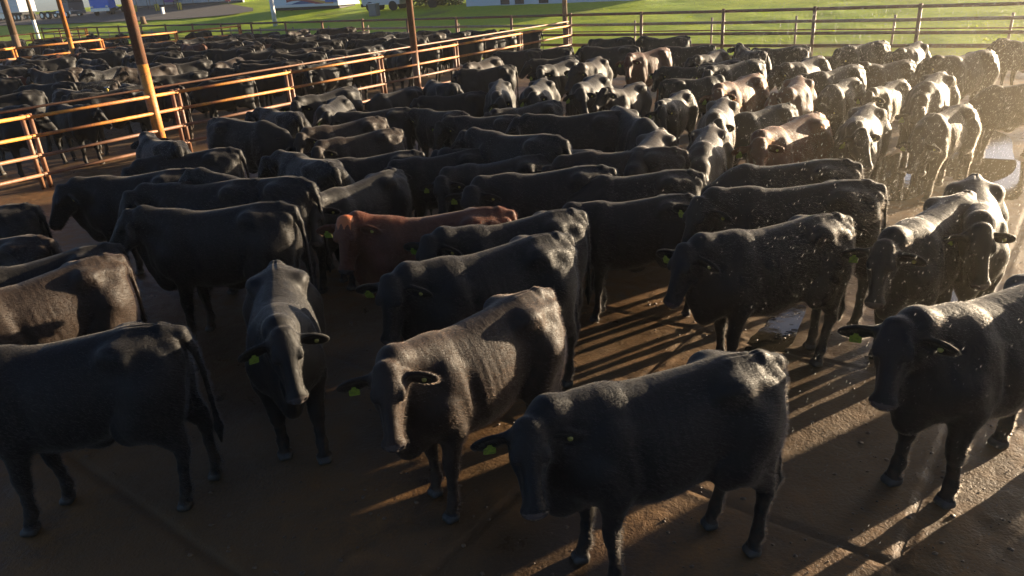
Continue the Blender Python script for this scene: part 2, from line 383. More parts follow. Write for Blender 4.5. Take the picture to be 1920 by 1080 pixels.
# ---------------------------------------------------------------- ground
PUDDLES = [(1665, 330, 1.5, .55), (1775, 575, .8, .3), (1810, 290, 1.8, .7), (1455, 625, .7, .16), (1455, 262, 1.2, .4), (1880, 330, 1.2, .5)]
def yard():
    def axis(lo, a, b, hi, h, grow=1.12):
        m = list(np.arange(a, b, h)); x, s = m[-1], h
        while x < hi: s = min(s * grow, 2.5); x += s; m.append(x)
        x, s = a, h; l = []
        while x > lo: s = min(s * grow, 2.5); x -= s; l.append(x)
        return np.array(l[::-1] + m)
    # local axes run along the slab joints; local u = along -D1 (to the right), v = along D2 (away)
    us = axis(-60, -4.2, 6.0, 40, .036); vs = axis(-14, 1.0, 8.5, 34, .036)
    U, V = np.meshgrid(us, vs, indexing='ij')
    X = U * .781 + V * .624; Y = -U * .624 + V * .781
    keep = beyond(X, Y)
    dip = np.zeros_like(X)
    for px, py, rx, ry in PUDDLES:
        c = at(px, py); a = (X - c[0]) * D2[0] + (Y - c[1]) * D2[1]; b = (X - c[0]) * D1[0] + (Y - c[1]) * D1[1]
        dip = np.maximum(dip, np.exp(-((a / rx)**2 + (b / ry)**2) ** 1.5))
    Z = .010 * fbm(X * .7, Y * .7, 3) + .005 * fbm(X * 4, Y * 4, 4) + .016 * np.clip(fbm(X * 11 + 3, Y * 11, 3) - .30, 0, 1)
    # hoof pocks and ridges of mud
    Z -= .008 * np.clip(fbm(X * 5.5 + 40, Y * 5.5, 2) - .3, 0, .25) * 4
    for P, off in ((U, .35), (V, .62)):                               # joints between the slabs, every 2.2 m
        d = np.abs(((P + off) / 2.2 + .5) % 1 - .5) * 2.2
        wob = .012 + .010 * (fbm(X * 3, Y * 3, 2) + .5)
        Z -= .022 * np.exp(-(d / wob)**2); Z += .016 * np.exp(-((d - .045) / .03)**2) * np.clip(fbm(X * 2.3 + 9, Y * 2.3, 3) + .25, 0, 1)
    Z = Z - .022 * dip + .012 * dip * fbm(X * 2.6 + 5, Y * 2.6, 3)
    Z = np.where(keep < 1.2, Z, -.25)
    n = U.shape; i = np.arange(U.size).reshape(n)
    f = np.stack([i[:-1, :-1], i[1:, :-1], i[1:, 1:], i[:-1, 1:]], -1).reshape(-1, 4)
    m = mat('wet_muddy_concrete', (.05, .035, .02), .5); g = G(m); o = g.coord()
    n1 = g.noise(o, .55, 5, .6); n2 = g.noise(o, 5.5, 5, .65, .5); n3 = g.noise(o, 38, 3, .7)
    soil = g.mix(g.ramp(n2, [(.33, (0,)), (.68, (1,))]), (.085, .046, .018), (.20, .098, .030))
    slab = g.mix(g.ramp(n3, [(.3, (0,)), (.7, (1,))]), (.075, .050, .028), (.155, .090, .038))
    c = g.mix(g.ramp(n1, [(.40, (0,)), (.58, (1,))]), soil, slab); c = g.mix(g.math('MULTIPLY', g.ramp(n3, [(.45, (0,)), (.75, (1,))]), .5), c, (.06, .038, .02))
    wet = g.ramp(g.noise(o, .42, 3, .5, .3), [(.47, (0,)), (.60, (1,))])
    g.link(g.mix(wet, c, g.mix(.55, c, (.012, .009, .007))), g.b.inputs['Base Color'])
    g.link(g.math('SUBTRACT', g.ramp(n2, [(.3, (.42,)), (.7, (.75,))]), g.math('MULTIPLY', wet, .22)), g.b.inputs['Roughness'])
    g.b.inputs['Specular IOR Level'].default_value = .3
    b1 = g.bump(n3, .55, .012); g.bump(n2, .5, .02, b1)
    o = np_mesh('ground', np.stack([X, Y, Z], -1).reshape(-1, 3), f, m); tag(o, kind='structure')
    return o
yard()

def puddle(name, x, y, rx, ry, seed):
    rg = np.random.default_rng(seed); n = 40; a = np.linspace(0, 2 * math.pi, n, endpoint=False)
    r = 1 +   .1 * np.sin(a * 2 + rg.random() * 6) + .06 * np.sin(a * 3 + rg.random() * 6) + .03 * np.sin(a * 5 + rg.random() * 6)
    bm = bmesh.new(); ux, uy = D1, D2
    vs = [bm.verts.new((x + D2[0] * rx * r[i] * math.cos(a[i]) + D1[0] * ry * r[i] * math.sin(a[i]), y + D2[1] * rx * r[i] * math.cos(a[i]) + D1[1] * ry * r[i] * math.sin(a[i]), -.006)) for i in range(n)]
    bm.faces.new(vs); me = bpy.data.meshes.new(name); bm.to_mesh(me); bm.free()
    tag(link(name, me, None, M_WATER), kind='structure')
M_WATER = mat('shallow_water', (.02, .017, .012), .05, .6); g = G(M_WATER); g.bump(g.noise(g.coord(), 9, 3), .12, .02)
for k, (px, py, rx, ry) in enumerate(PUDDLES):
    p = at(px, py); puddle('puddle', p[0], p[1], rx * 1.15, ry * 1.15, k)

def clods():
    rg = np.random.default_rng(9); n = 5200; x = rg.uniform(-4.5, 7.5, n); y = 2.6 + 9 * rg.random(n) ** 1.4
    k = (fbm(x * 1.1 + 3, y * 1.1, 3) > -.12); x, y = x[k], y[k]; n = len(x)
    ico = np.array([[0, 0, 1], [.9, 0, .3], [.28, .85, .3], [-.72, .53, .3], [-.72, -.53, .3], [.28, -.85, .3], [.72, .53, -.4], [-.28, .85, -.4], [-.9, 0, -.4], [-.28, -.85, -.4], [.72, -.53, -.4]])
    f = np.array([[0, 1, 2], [0, 2, 3], [0, 3, 4], [0, 4, 5], [0, 5, 1], [1, 6, 2], [2, 7, 3], [3, 8, 4], [4, 9, 5], [5, 10, 1], [6, 7, 2], [7, 8, 3], [8, 9, 4], [9, 10, 5], [10, 6, 1]])
    s = .005 + .014 * rg.random(n) ** 3; V = ico[None] * s[:, None, None] * rg.uniform(.6, 1.35, (n, 11, 3)) * [1.15, 1, .6]
    V += np.stack([x, y, .002 + .010 * fbm(x * .7, y * .7, 3) + s * .2], 1)[:, None]
    m = mat('dried_mud', (.16, .09, .04), .55); g = G(m); g.link(g.ramp(g.noise(g.coord(), 3, 3), [(.3, (.045, .026, .013)), (.7, (.13, .075, .035))]), g.b.inputs['Base Color'])
    tag(np_mesh('mud_clods', V.reshape(-1, 3), (np.arange(n)[:, None, None] * 11 + f).reshape(-1, 3), m), 'small clods of mud and dung scattered over the concrete', 'dirt', kind='stuff')
clods()

def grassland():
    us = np.concatenate([np.arange(-90, -20, 2.5), np.arange(-20, 75, .5), np.arange(75, 140, 3)])
    ts = np.concatenate([np.arange(-.2, 30, .3), np.arange(30, 62, .8), np.geomspace(62, 900, 24)])
    U, T = np.meshgrid(us, ts, indexing='ij')                          # U along D1 from the corner, T past the fence
    X = CORNER[0] + U * D1[0] + T * .624; Y = CORNER[1] + U * D1[1] + T * .781
    Z = terrain(X, Y) + .012 + np.clip(T, 0, 1) * .06 * (fbm(X * .9, Y * .9, 4) + .3)
    n = U.shape; i = np.arange(U.size).reshape(n)
    f = np.stack([i[:-1, :-1], i[1:, :-1], i[1:, 1:], i[:-1, 1:]], -1).reshape(-1, 4)[:, ::-1]
    m = mat('turf', (.07, .16, .015), .7); g = G(m); o = g.coord()
    a = g.noise(o, .35, 5, .6); b = g.noise(o, 3.5, 4, .7)
    c = g.mix(g.ramp(a, [(.30, (0,)), (.72, (1,))]), (.30, .42, .014), (.46, .50, .03))
    c = g.mix(g.ramp(b, [(.42, (0,)), (.7, (.8,))]), c, (.20, .29, .015))
    c = g.mix(g.ramp(g.noise(o, .12, 3, .5, .4), [(.60, (0,)), (.70, (.6,))]), c, (.16, .11, .055))
    g.link(c, g.b.inputs['Base Color']); g.bump(b, .6, .1)
    g.b.inputs['Specular IOR Level'].default_value = .15
    tag(np_mesh('grassland', np.stack([X, Y, Z], -1).reshape(-1, 3), f, m), kind='structure')
    # tufts
    rg = np.random.default_rng(5); n = 130000
    u = rg.uniform(-26, 46, n); t = 1.2 + 42 * rg.random(n)**1.25
    x = CORNER[0] + u * D1[0] + t * .624; y = CORNER[1] + u * D1[1] + t * .781
    k = fbm(x * .55, y * .55, 3) > -.18; x, y = x[k], y[k]; n = len(x); z = terrain(x, y) + .0
    h = rg.uniform(.008, .03, n) * (1 + .8 * np.clip(fbm(x * .4 + 7, y * .4, 2), -.4, 1)); w = rg.uniform(.015, .04, n); an = rg.random(n) * math.pi
    lx, ly = rg.normal(0, .05, n), rg.normal(0, .05, n)
    V = np.empty((n, 3, 3)); cx, cy = np.cos(an) * w, np.sin(an) * w
    V[:, 0] = np.stack([x - cx, y - cy, z], 1); V[:, 1] = np.stack([x + cx, y + cy, z], 1); V[:, 2] = np.stack([x + lx, y + ly, z + h + .012], 1)
    m2 = mat('grass_blades', (.10, .2, .02), .6); g = G(m2)
    c = g.ramp(g.noise(g.coord(), 1.4, 3), [(.25, (.28, .43, .014)), (.5, (.40, .50, .02)), (.78, (.55, .54, .05))])
    g.link(c, g.b.inputs['Base Color']); g.b.inputs['Specular IOR Level'].default_value = .15
    tr = g.new('ShaderNodeBsdfTranslucent'); g.link(c, tr.inputs[0]); mx = g.new('ShaderNodeMixShader'); mx.inputs[0].default_value = .45
    out = g.t.nodes['Material Output']; g.link(g.b.outputs[0], mx.inputs[1]); g.link(tr.outputs[0], mx.inputs[2]); g.link(mx.outputs[0], out.inputs[0])
    tag(np_mesh('grass', V.reshape(-1, 3), np.arange(3 * n).reshape(-1, 3), m2, smooth=False), 'short bright green grass on the lawn beyond the far fence', 'grass', kind='stuff')
grassland()
def on_lawn(px, py):
    """Point of the rising lawn seen at photo pixel (px, py)."""
    d = ray(px, py); ts = np.linspace(10, 260, 7000) / (d @ _f); P = np.array([0, 0, HC]) + d * ts[:, None]
    k = np.argmax(P[:, 2] < terrain(P[:, 0], P[:, 1])); return P[k]
def road():
    near = [(-160, 60), (-20, 50), (150, 45), (330, 38), (430, 30), (475, 23)]; far = [(-160, 42), (-20, 33), (150, 24), (330, 12), (430, 9), (475, 17)]
    ts = np.linspace(0, len(near) - 1, 70); X, Y = [], []
    for v in np.linspace(0, 1, 12):
        A = np.array([on_lawn(*p)[:2] for p in near]); Bq = np.array([on_lawn(*p)[:2] for p in far]); K = A * (1 - v) + Bq * v
        X.append(np.interp(ts, range(len(near)), K[:, 0])); Y.append(np.interp(ts, range(len(near)), K[:, 1]))
    X = np.array(X).T; Y = np.array(Y).T; Z = terrain(X, Y) + .11
    i = np.arange(X.size).reshape(X.shape); f = np.stack([i[:-1, :-1], i[1:, :-1], i[1:, 1:], i[:-1, 1:]], -1).reshape(-1, 4)
    m = mat('gravel_road', (.09, .075, .06), .85); g = G(m); n = g.noise(g.coord(), 2.5, 5, .7)
    g.link(g.ramp(n, [(.3, (.06, .05, .042)), (.7, (.13, .105, .085))]), g.b.inputs['Base Color'])
    tag(np_mesh('road', np.stack([X, Y, Z], -1).reshape(-1, 3), f, m), kind='structure')
road()

# ---------------------------------------------------------------- fences
def steel(name, paint, rust, amount):
    m = mat(name, paint, .5); g = G(m); o = g.coord()
    n = g.noise(o, 2.2, 5, .65, .5); k = g.noise(o, 24, 4, .7)
    c = g.mix(g.ramp(n, [(amount - .10, (0,)), (amount + .12, (1,))]), rust, paint)
    c = g.mix(g.ramp(k, [(.52, (0,)), (.72, (.85,))]), c, (.07, .028, .012))
    g.link(c, g.b.inputs['Base Color']); g.link(g.ramp(k, [(.3, (.40,)), (.7, (.75,))]), g.b.inputs['Roughness']); g.bump(k, .35, .004)
    return m
M_YELLOW = steel('worn_yellow_paint', (.56, .22, .02), (.28, .09, .025), .50)
M_RUST = steel('rusty_brown_pipe', (.22, .10, .045), (.13, .055, .026), .5)
M_DARKPIPE = steel('weathered_brown_pipe', (.11, .07, .05), (.17, .075, .04), .5)
M_GREYPIPE = steel('weathered_grey_pipe', (.30, .24, .17), (.24, .12, .06), .42)

def fence(name, label, pts, rails, post_h, rail_mat, post_mat, r=.048, pr=.055, pair=.0, group=None, thin_top=None, jit=.012):
    """pts: post feet; rails: heights. Pipes between neighbouring posts, one run per rail."""
    pts = [np.array(p, float) for p in pts]; e = empty(name, (*pts[0], 0)); L = lambda p, z: (p[0] - pts[0][0], p[1] - pts[0][1], z)
    tag(e, label, 'fence', group)
    d = (pts[-1] - pts[0]) / np.linalg.norm(pts[-1] - pts[0]); nrm = np.array([-d[1], d[0]])
    for k, p in enumerate(pts):
        b = MB(); lean = nrm * rnd.uniform(-.02, .02) + d * rnd.uniform(-.02, .02)
        for s in ((-1, 1) if pair else (0,)):
            q = p + d * pair * s; b.tube(L(q, -.1), L(q + lean, post_h + rnd.uniform(-.02, .03)), pr, seg=12)
        if pair:
            for z in rails: b.box(np.array(L(p, z - .035)) - (pair, pair, 0) * np.array(1), np.array(L(p, z + .035)) + (pair, pair, 0) * np.array(1))
        b.build('post', post_mat, e, True)
    for j, z in enumerate(rails):
        b = MB(); rm = rail_mat[j] if isinstance(rail_mat, list) else rail_mat
        for p, q in zip(pts, pts[1:]):
            za, zb = z + rnd.uniform(-jit, jit), z + rnd.uniform(-jit, jit)
            o = nrm * -(pr + r * .6)
            b.tube(L(p + o - d * .04, za), L(q + o + d * .04, zb), r, seg=12)
        b.build('rail', rm, e, True)
    if thin_top:
        b = MB(); b.tube(L(pts[0], thin_top), L(pts[-1], thin_top), .024, seg=8)
        b.build('water_pipe', M_RUST, e, True)
    return e
F1A = np.array([-8.85, 13.99]); F1D = (CORNER - F1A) / np.linalg.norm(CORNER - F1A); F1L = np.linalg.norm(CORNER - F1A)
def on_f1(px, H=.0):
    """Foot of the side fence under photo column px (height H used for the lookup)."""
    best = min(np.linspace(-8, F1L, 1200), key=lambda t: abs(pix(*(F1A + F1D * t), .7)[0] - px)); return F1A + F1D * best
def pix(x, y, z):
    d = np.array([x, y, z - HC]); zz = d @ _f; return 960 + FPX * (d @ _r) / zz, 540 - FPX * (d @ _u) / zz
f1_posts = [F1A - F1D * 6.6, F1A - F1D * 3.3] + [on_f1(x) for x in (68, 340, 547, 718, 857, 977)] + [CORNER - F1D * .12]
fence('pen_fence', 'yellow and rusty pipe fence with a thin water pipe left of the big pen', f1_posts,
      [.27, .63, .99, 1.35], 1.42, [M_RUST, M_RUST, M_YELLOW, M_YELLOW], M_RUST, .033, .042, .07, 'pipe fences between the pens', 1.50)  # lower rails go rust brown, their shade put into the colour
far_t = [-21.5, -18.4, -15.3, -12.2, -9.2, -6.2, -3.1, 0, 2.9, 5.9, 8.9, 11.9, 14.9, 17.9, 20.9, 23.9, 26.9, 30, 33, 36, 39, 42, 45, 48]
fence('boundary_fence', 'brown five rail pipe fence between the cattle pens and the green lawn', [CORNER + D1 * t for t in far_t],
      [.24, .61, .98, 1.35, 1.72], 1.78, [M_DARKPIPE] * 3 + [M_GREYPIPE, M_DARKPIPE], M_RUST, .05, .055, .0, 'pipe fences beside the lawn')
OUT = np.array([.624, .781])
fence('lawn_fence', 'thin lower fence with slim posts standing on the lawn behind the brown boundary fence', [CORNER + OUT * 1.15 + D1 * (t + .9) for t in far_t],
      [.45, 1.0], 1.42, [M_GREYPIPE, M_RUST], M_GREYPIPE, .022, .038, .0, 'pipe fences beside the lawn')
F2C = CORNER + D1 * 21.9; F3C = CORNER + D1 * 40.5
fence('pen_fence', 'yellow pipe fence of the second cattle pen, crossed by the slim yellow pole', [F2C - D2 * (3.9 * k + .1) for k in range(7, -1, -1)],
      [.30, .75, 1.2, 1.62], 1.68, [M_RUST, M_YELLOW, M_YELLOW, M_YELLOW], M_YELLOW, .046, .05, .06, 'pipe fences between the pens')
fence('pen_fence', 'farthest yellow pipe fence at the left edge, in front of the white lorry', [F3C - D2 * (3.6 * k + .1) for k in range(8, -1, -1)],
      [.45, .85, 1.25, 1.65], 1.7, [M_YELLOW, M_YELLOW, M_YELLOW, M_YELLOW], M_YELLOW, .042, .05, .06, 'pipe fences between the pens')

# tall poles
M_TIMBER = mat('weathered_timber', (.10, .065, .04), .8); g = G(M_TIMBER); n = g.noise(g.map(g.coord(), (6, 6, .6)), 3, 5, .65)
g.link(g.ramp(n, [(.3, (.055, .032, .02)), (.7, (.16, .09, .045))]), g.b.inputs['Base Color']); g.bump(n, .5, .02)
M_WHITEWASH = mat('whitewash', (.62, .62, .62), .8); g = G(M_WHITEWASH); g.link(g.ramp(g.noise(g.coord(), 4, 5, .7), [(.3, (.42, .41, .4)), (.6, (.66, .66, .66))]), g.b.inputs['Base Color'])
def pole(name, label, foot, h, r, m_low, low, m_up, lean=(0, 0), white_first=False):
    z0 = float(terrain(*foot)) - .1; e = empty(name, (foot[0], foot[1], z0)); tag(e, label, 'pole', 'tall poles around the pens')
    a = Vector((0, 0, 0)); k = Vector((lean[0], lean[1], h))
    MB().tube(a, a + k * (low / h), r, r * .97, 16).build('painted_base', m_low, e, True)
    MB().tube(a + k * (low / h), k, r * .965, r * .8, 16).build('pole_shaft', m_up, e, True)
    return e
pole('timber_pole', 'thick rusty pole with a sunlit yellow lower half rising through the near yellow fence', on_f1(296), 8.0, .115, M_YELLOW, 2.1, M_DARKPIPE)  # sunlit lower half and shaded upper half put into the pipe colours
pole('timber_pole', 'rusty brown pole at the near fence, just right of the middle of that fence', on_f1(782), 8.0, .105, M_RUST, 1.5, M_RUST)
pole('timber_pole', 'grey pole at the corner where the two fences meet', CORNER + D1 * .22 - OUT * .02, 8.0, .10, M_RUST, 1.8, M_GREYPIPE)
pole('timber_pole', 'slim yellow pole standing on the second yellow fence', at(152, 152)[:2], 8.0, .105, M_YELLOW, 2.0, M_YELLOW)
pole('timber_pole', 'dark thick pole at the left edge behind the second yellow fence', at(46, 130)[:2], 9.0, .20, M_TIMBER, 2.0, M_TIMBER)
pole('timber_pole', 'timber pole with whitewashed foot beside the white lorry', on_lawn(73, 74)[:2], 9, .17, M_WHITEWASH, 1.9, M_TIMBER)
pole('timber_pole', 'timber pole with whitewashed foot in front of the painted trailer', on_lawn(517, 50)[:2], 9, .17, M_WHITEWASH, 2.3, M_TIMBER)
# ---------------------------------------------------------------- cattle
POSES = {
    'level': dict(yaw=4, lift=20, face=52), 'near': dict(yaw=20, lift=17, face=60, hyaw=26, legs=(.06,-.08,-.05,.07), tail=.05), 'off': dict(yaw=-26, lift=20, face=55, legs=(-.05,.06,.05,-.06)),
    'round': dict(yaw=34, lift=14, face=66, hyaw=40, legs=(.03,-.05,.09,-.04), tail=-.06), 'low': dict(yaw=10, lift=-18, face=62, legs=(.1,-.08,-.08,.08)), 'high': dict(yaw=-6, lift=36, face=38, ear=-.15, legs=(-.04,.05,.06,0)),
    'away': dict(yaw=-50, lift=14, face=60, hyaw=-15), 'lean': dict(yaw=18, lift=4, face=68, hyaw=26, legs=(.04,.1,-.1,.05), fat=1.06),
    'up': dict(yaw=10, lift=34, face=44, legs=(.1,-.06,-.08,.04), fat=.96), 'turn': dict(yaw=-42, lift=8, face=52, hyaw=-24, legs=(-.08,.08,.0,.1), fat=1.04), 'sniff': dict(yaw=14, lift=-40, face=48, legs=(.12,-.04,-.1,.02), fat=1.02),
    'h_front': dict(yaw=18, lift=19, face=59, hyaw=60, legs=(-.04,.06,-.02,.14), tail=.04, ear=.08, fat=1.05), 'h_brown': dict(yaw=22, lift=27, face=62, hyaw=34, legs=(.05,-.05,.1,-.06), fat=1.02),
    'h_behind': dict(yaw=6, lift=20, face=66, hyaw=46, legs=(.0,.06,-.04,.1)), 'h_third': dict(yaw=6, lift=23, face=65, hyaw=40, legs=(.05,-.02,.05,-.05)),
    'h_red': dict(yaw=20, lift=36, face=65, hyaw=56, fat=.98), 'h_face': dict(yaw=7, lift=26, face=62, hyaw=2, legs=(.1,-.1,.05,-.05), ear=.14),
    'h_side': dict(yaw=2, lift=27, face=51, hyaw=12, legs=(.08,-.02,-.06,.08), tail=.03), 'h_stand': dict(yaw=3, lift=17, face=62, hyaw=26, legs=(.08,-.02,.12,-.06), fat=1.05),
    'h_right': dict(yaw=-2, lift=26, face=63, hyaw=38, legs=(-.04,.1,.0,.1), fat=1.08, ear=.02), 'h_look': dict(yaw=-1, lift=19, face=66, hyaw=25), 'h_left': dict(yaw=0, lift=14, face=55, legs=(.08,-.08,.05,-.14), tail=-.12),
    'h_glare': dict(yaw=2, lift=16, face=62, hyaw=20, legs=(.04,-.06,.05,-.05)),
}
_mesh = {}; _part = {}
def cow_mesh(pose, colour, near):
    if (pose, near) not in _mesh:
        _mesh[pose, near] = {'geo': build_cow(h=.0088 if near == 2 else .0145 if near == 1 else .022, **POSES[pose])}
    s = _mesh[pose, near]
    if colour not in s:
        pos, quads, zone, tags, head = s['geo']
        tmp = np_mesh('cow_body', pos, quads, HIDE[colour]); me = tmp.data
        for m in (M_NOSE, M_EYE, M_HOOF, M_SUNLIT_POLL if colour == 'red' and pose == 'h_red' else HIDE[colour]): me.materials.append(m)
        if len(me.polygons) == len(zone): me.polygons.foreach_set('material_index', zone.astype(np.int32))
        bpy.data.objects.remove(tmp); s[colour] = me
        if 'tags' not in s:
            out = []
            for q, (p, RE) in zip((1, -1), tags):
                M = Matrix([[RE[i, 0], RE[i, 1], RE[i, 2], p[i]] for i in range(3)] + [[0, 0, 0, 1]])
                b = bmesh.new()
                if q < 0:                                              # flag tag hanging from the right ear
                    down = np.array([0, 0, -1.]); nr = RE[:, 2]; dn = down - nr * (down @ nr); dn /= np.linalg.norm(dn); sd = np.cross(nr, dn)
                    pts = [(-.012, .0), (.012, .0), (.016, .02), (.034, .035), (.036, .085), (.03, .095), (-.03, .095), (-.036, .085), (-.034, .035), (-.016, .02)]
                    c = p + nr * .012
                    fr = [b.verts.new(c + sd * x + dn * y + nr * .003) for x, y in pts]; bk = [b.verts.new(c + sd * x + dn * y) for x, y in pts]
                    b.faces.new(fr); b.faces.new(bk[::-1])
                    for i in range(len(pts)): b.faces.new((fr[i], bk[i], bk[(i + 1) % len(pts)], fr[(i + 1) % len(pts)]))
                    bmesh.ops.recalc_face_normals(b, faces=b.faces[:]); m = M_TAG
                else:
                    bmesh.ops.create_cone(b, cap_ends=True, segments=14, radius1=.017, radius2=.013, depth=.012, matrix=M @ Matrix.Translation((.015, -.005, .012))); m = M_BUTTON
                t = bpy.data.meshes.new('tag'); b.to_mesh(t); b.free(); t.materials.append(m); out.append(t)
            s['tags'] = out
    return s[colour], s['tags']
HERD = 'cattle standing in the big pen'
def cow(Rx, Ry, Wx, Wy, colour, pose, label, near=1, tags=True, group=HERD, sc=None):
    zr, zw = 1.36, 1.33; s = 1.0
    for _ in range(4):
        a, b = at(Rx, Ry, zr * s), at(Wx, Wy, zw * s); d = b - a; L = math.hypot(d[0], d[1]); s = min(max(L / 1.20, .86), .98) if sc is None else sc
    hd = math.atan2(d[1], d[0]); c, n = math.cos(hd), math.sin(hd)
    if near == 1 and pose == 'level': pose = rnd.choice(['level', 'level', 'up', 'turn', 'sniff', 'lean'])
    loc = a + np.array([c, n, 0]) * .66 * s
    if near < 2: loc += np.array([c, n, 0]) * .5 * (L - 1.20 * s)          # keep the middle of the back where it was seen
    return put(loc[0], loc[1], hd, s, colour, pose, label, near, tags, group)
ALL = []
def fur(o, colour, count=42000, k=1.0):
    m = o.modifiers.new('fur', 'PARTICLE_SYSTEM'); ps = m.particle_system; st = ps.settings; ps.seed = len(ALL)
    st.type = 'HAIR'; st.count = count; st.hair_length = .02; st.hair_step = 2; st.use_advanced_hair = True; st.emit_from = 'FACE'; st.use_modifier_stack = False
    st.normal_factor = .0022; st.object_align_factor = (-.0052 * k, 0, -.0026 * k); st.factor_random = .0012; st.length_random = .5
    st.root_radius = 1; st.tip_radius = .15; st.radius_scale = .0013 * k; st.display_step = 2; st.render_step = 2
    o.data.materials.append(FUR[colour]) if FUR[colour].name not in o.data.materials else None
    st.material = len(o.data.materials)
    if k == 1.0:                                                          # no fur on muzzle, eyes and hooves
        me = o.data; mi = np.empty(len(me.polygons), np.int32); me.polygons.foreach_get('material_index', mi)
        lv = np.empty(len(me.loops), np.int32); me.loops.foreach_get('vertex_index', lv); bare = np.zeros(len(me.vertices), bool)
        ls = np.empty(len(me.polygons), np.int32); me.polygons.foreach_get('loop_start', ls)
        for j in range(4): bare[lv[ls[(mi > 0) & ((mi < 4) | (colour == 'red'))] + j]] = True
        vg = o.vertex_groups.new(name='coat'); vg.add(np.flatnonzero(~bare).tolist(), 1.0, 'REPLACE'); ps.vertex_group_density = 'coat'
def put(x, y, hd, s, colour, pose, label, near, tags, group):
    me, tg = cow_mesh(pose, colour, near)
    o = link('cow', me); o.location = (x, y, 0.0); o.rotation_euler = (0, 0, hd); o.scale = (s * rnd.uniform(.97, 1.03), s * (rnd.uniform(.96, 1.03) if near == 2 else rnd.uniform(.88, 1.06)), s * (1.025 if near == 2 else rnd.uniform(.985, 1.05)))
    tag(o, label, 'cow', group); ALL.append((x, y, hd))
    if near == 2: fur(o, colour)
    elif near == 1 and y < 13: fur(o, colour, 16000, 1.5)
    if tags:
        link('ear_button', tg[0], o); link('ear_tag', tg[1], o)
    return o
B, N_, E_ = 'black', 'brown', 'red'
# the nearest ones: place, heading in degrees, size, coat, pose, label
for q in [
 (0.80, 3.36, -166, 0.891, B, 'h_front', 'big black cow at bottom centre with bowed head and a long ear reaching right'),
 (-0.23, 4.2, -140, 0.901, N_, 'h_brown', 'dark brown cow with sunlit wrinkled back, right behind the bottom centre black one'),
 (-0.12, 5.33, -157, 0.93, B, 'h_behind', 'black cow with raised tail head, directly behind the brown wrinkled one'),
 (0.08, 6.15, -163, 0.898, B, 'h_third', 'black cow with sunlit hips whose yellow tag shows beside the red cow'),
 (-0.63, 6.35, -178, 0.925, E_, 'h_red', 'red brown cow with a sunlit orange forehead looking at the camera'),
 (-1.72, 4.97, -75, 0.885, B, 'h_face', 'black cow walking straight at the camera with a wet shiny forelock'),
 (-2.72, 6.81, 178, 0.97, B, 'h_side', 'black cow in full profile facing left, above the one walking at the camera'),
 (2.15, 5.51, -167, 0.915, B, 'h_stand', 'black cow standing alone on the muddy right floor with bright sunlit hips'),
 (3.49, 5.65, -143, .916, B, 'h_glare', 'black cow with glaring white sunlit back near the right edge, its head lowered'),
 (2.96, 3.92, -161, 0.94, B, 'h_right', 'black cow at bottom right with broad spread ears, body cut off by the frame'),
 (4.05, 6.03, -119, 0.912, B, 'h_look', 'black cow at the right edge looking into the camera through the spray'),
]: put(q[0], q[1], R(q[2]), q[3], q[4], q[5], q[6], 2, True, HERD)
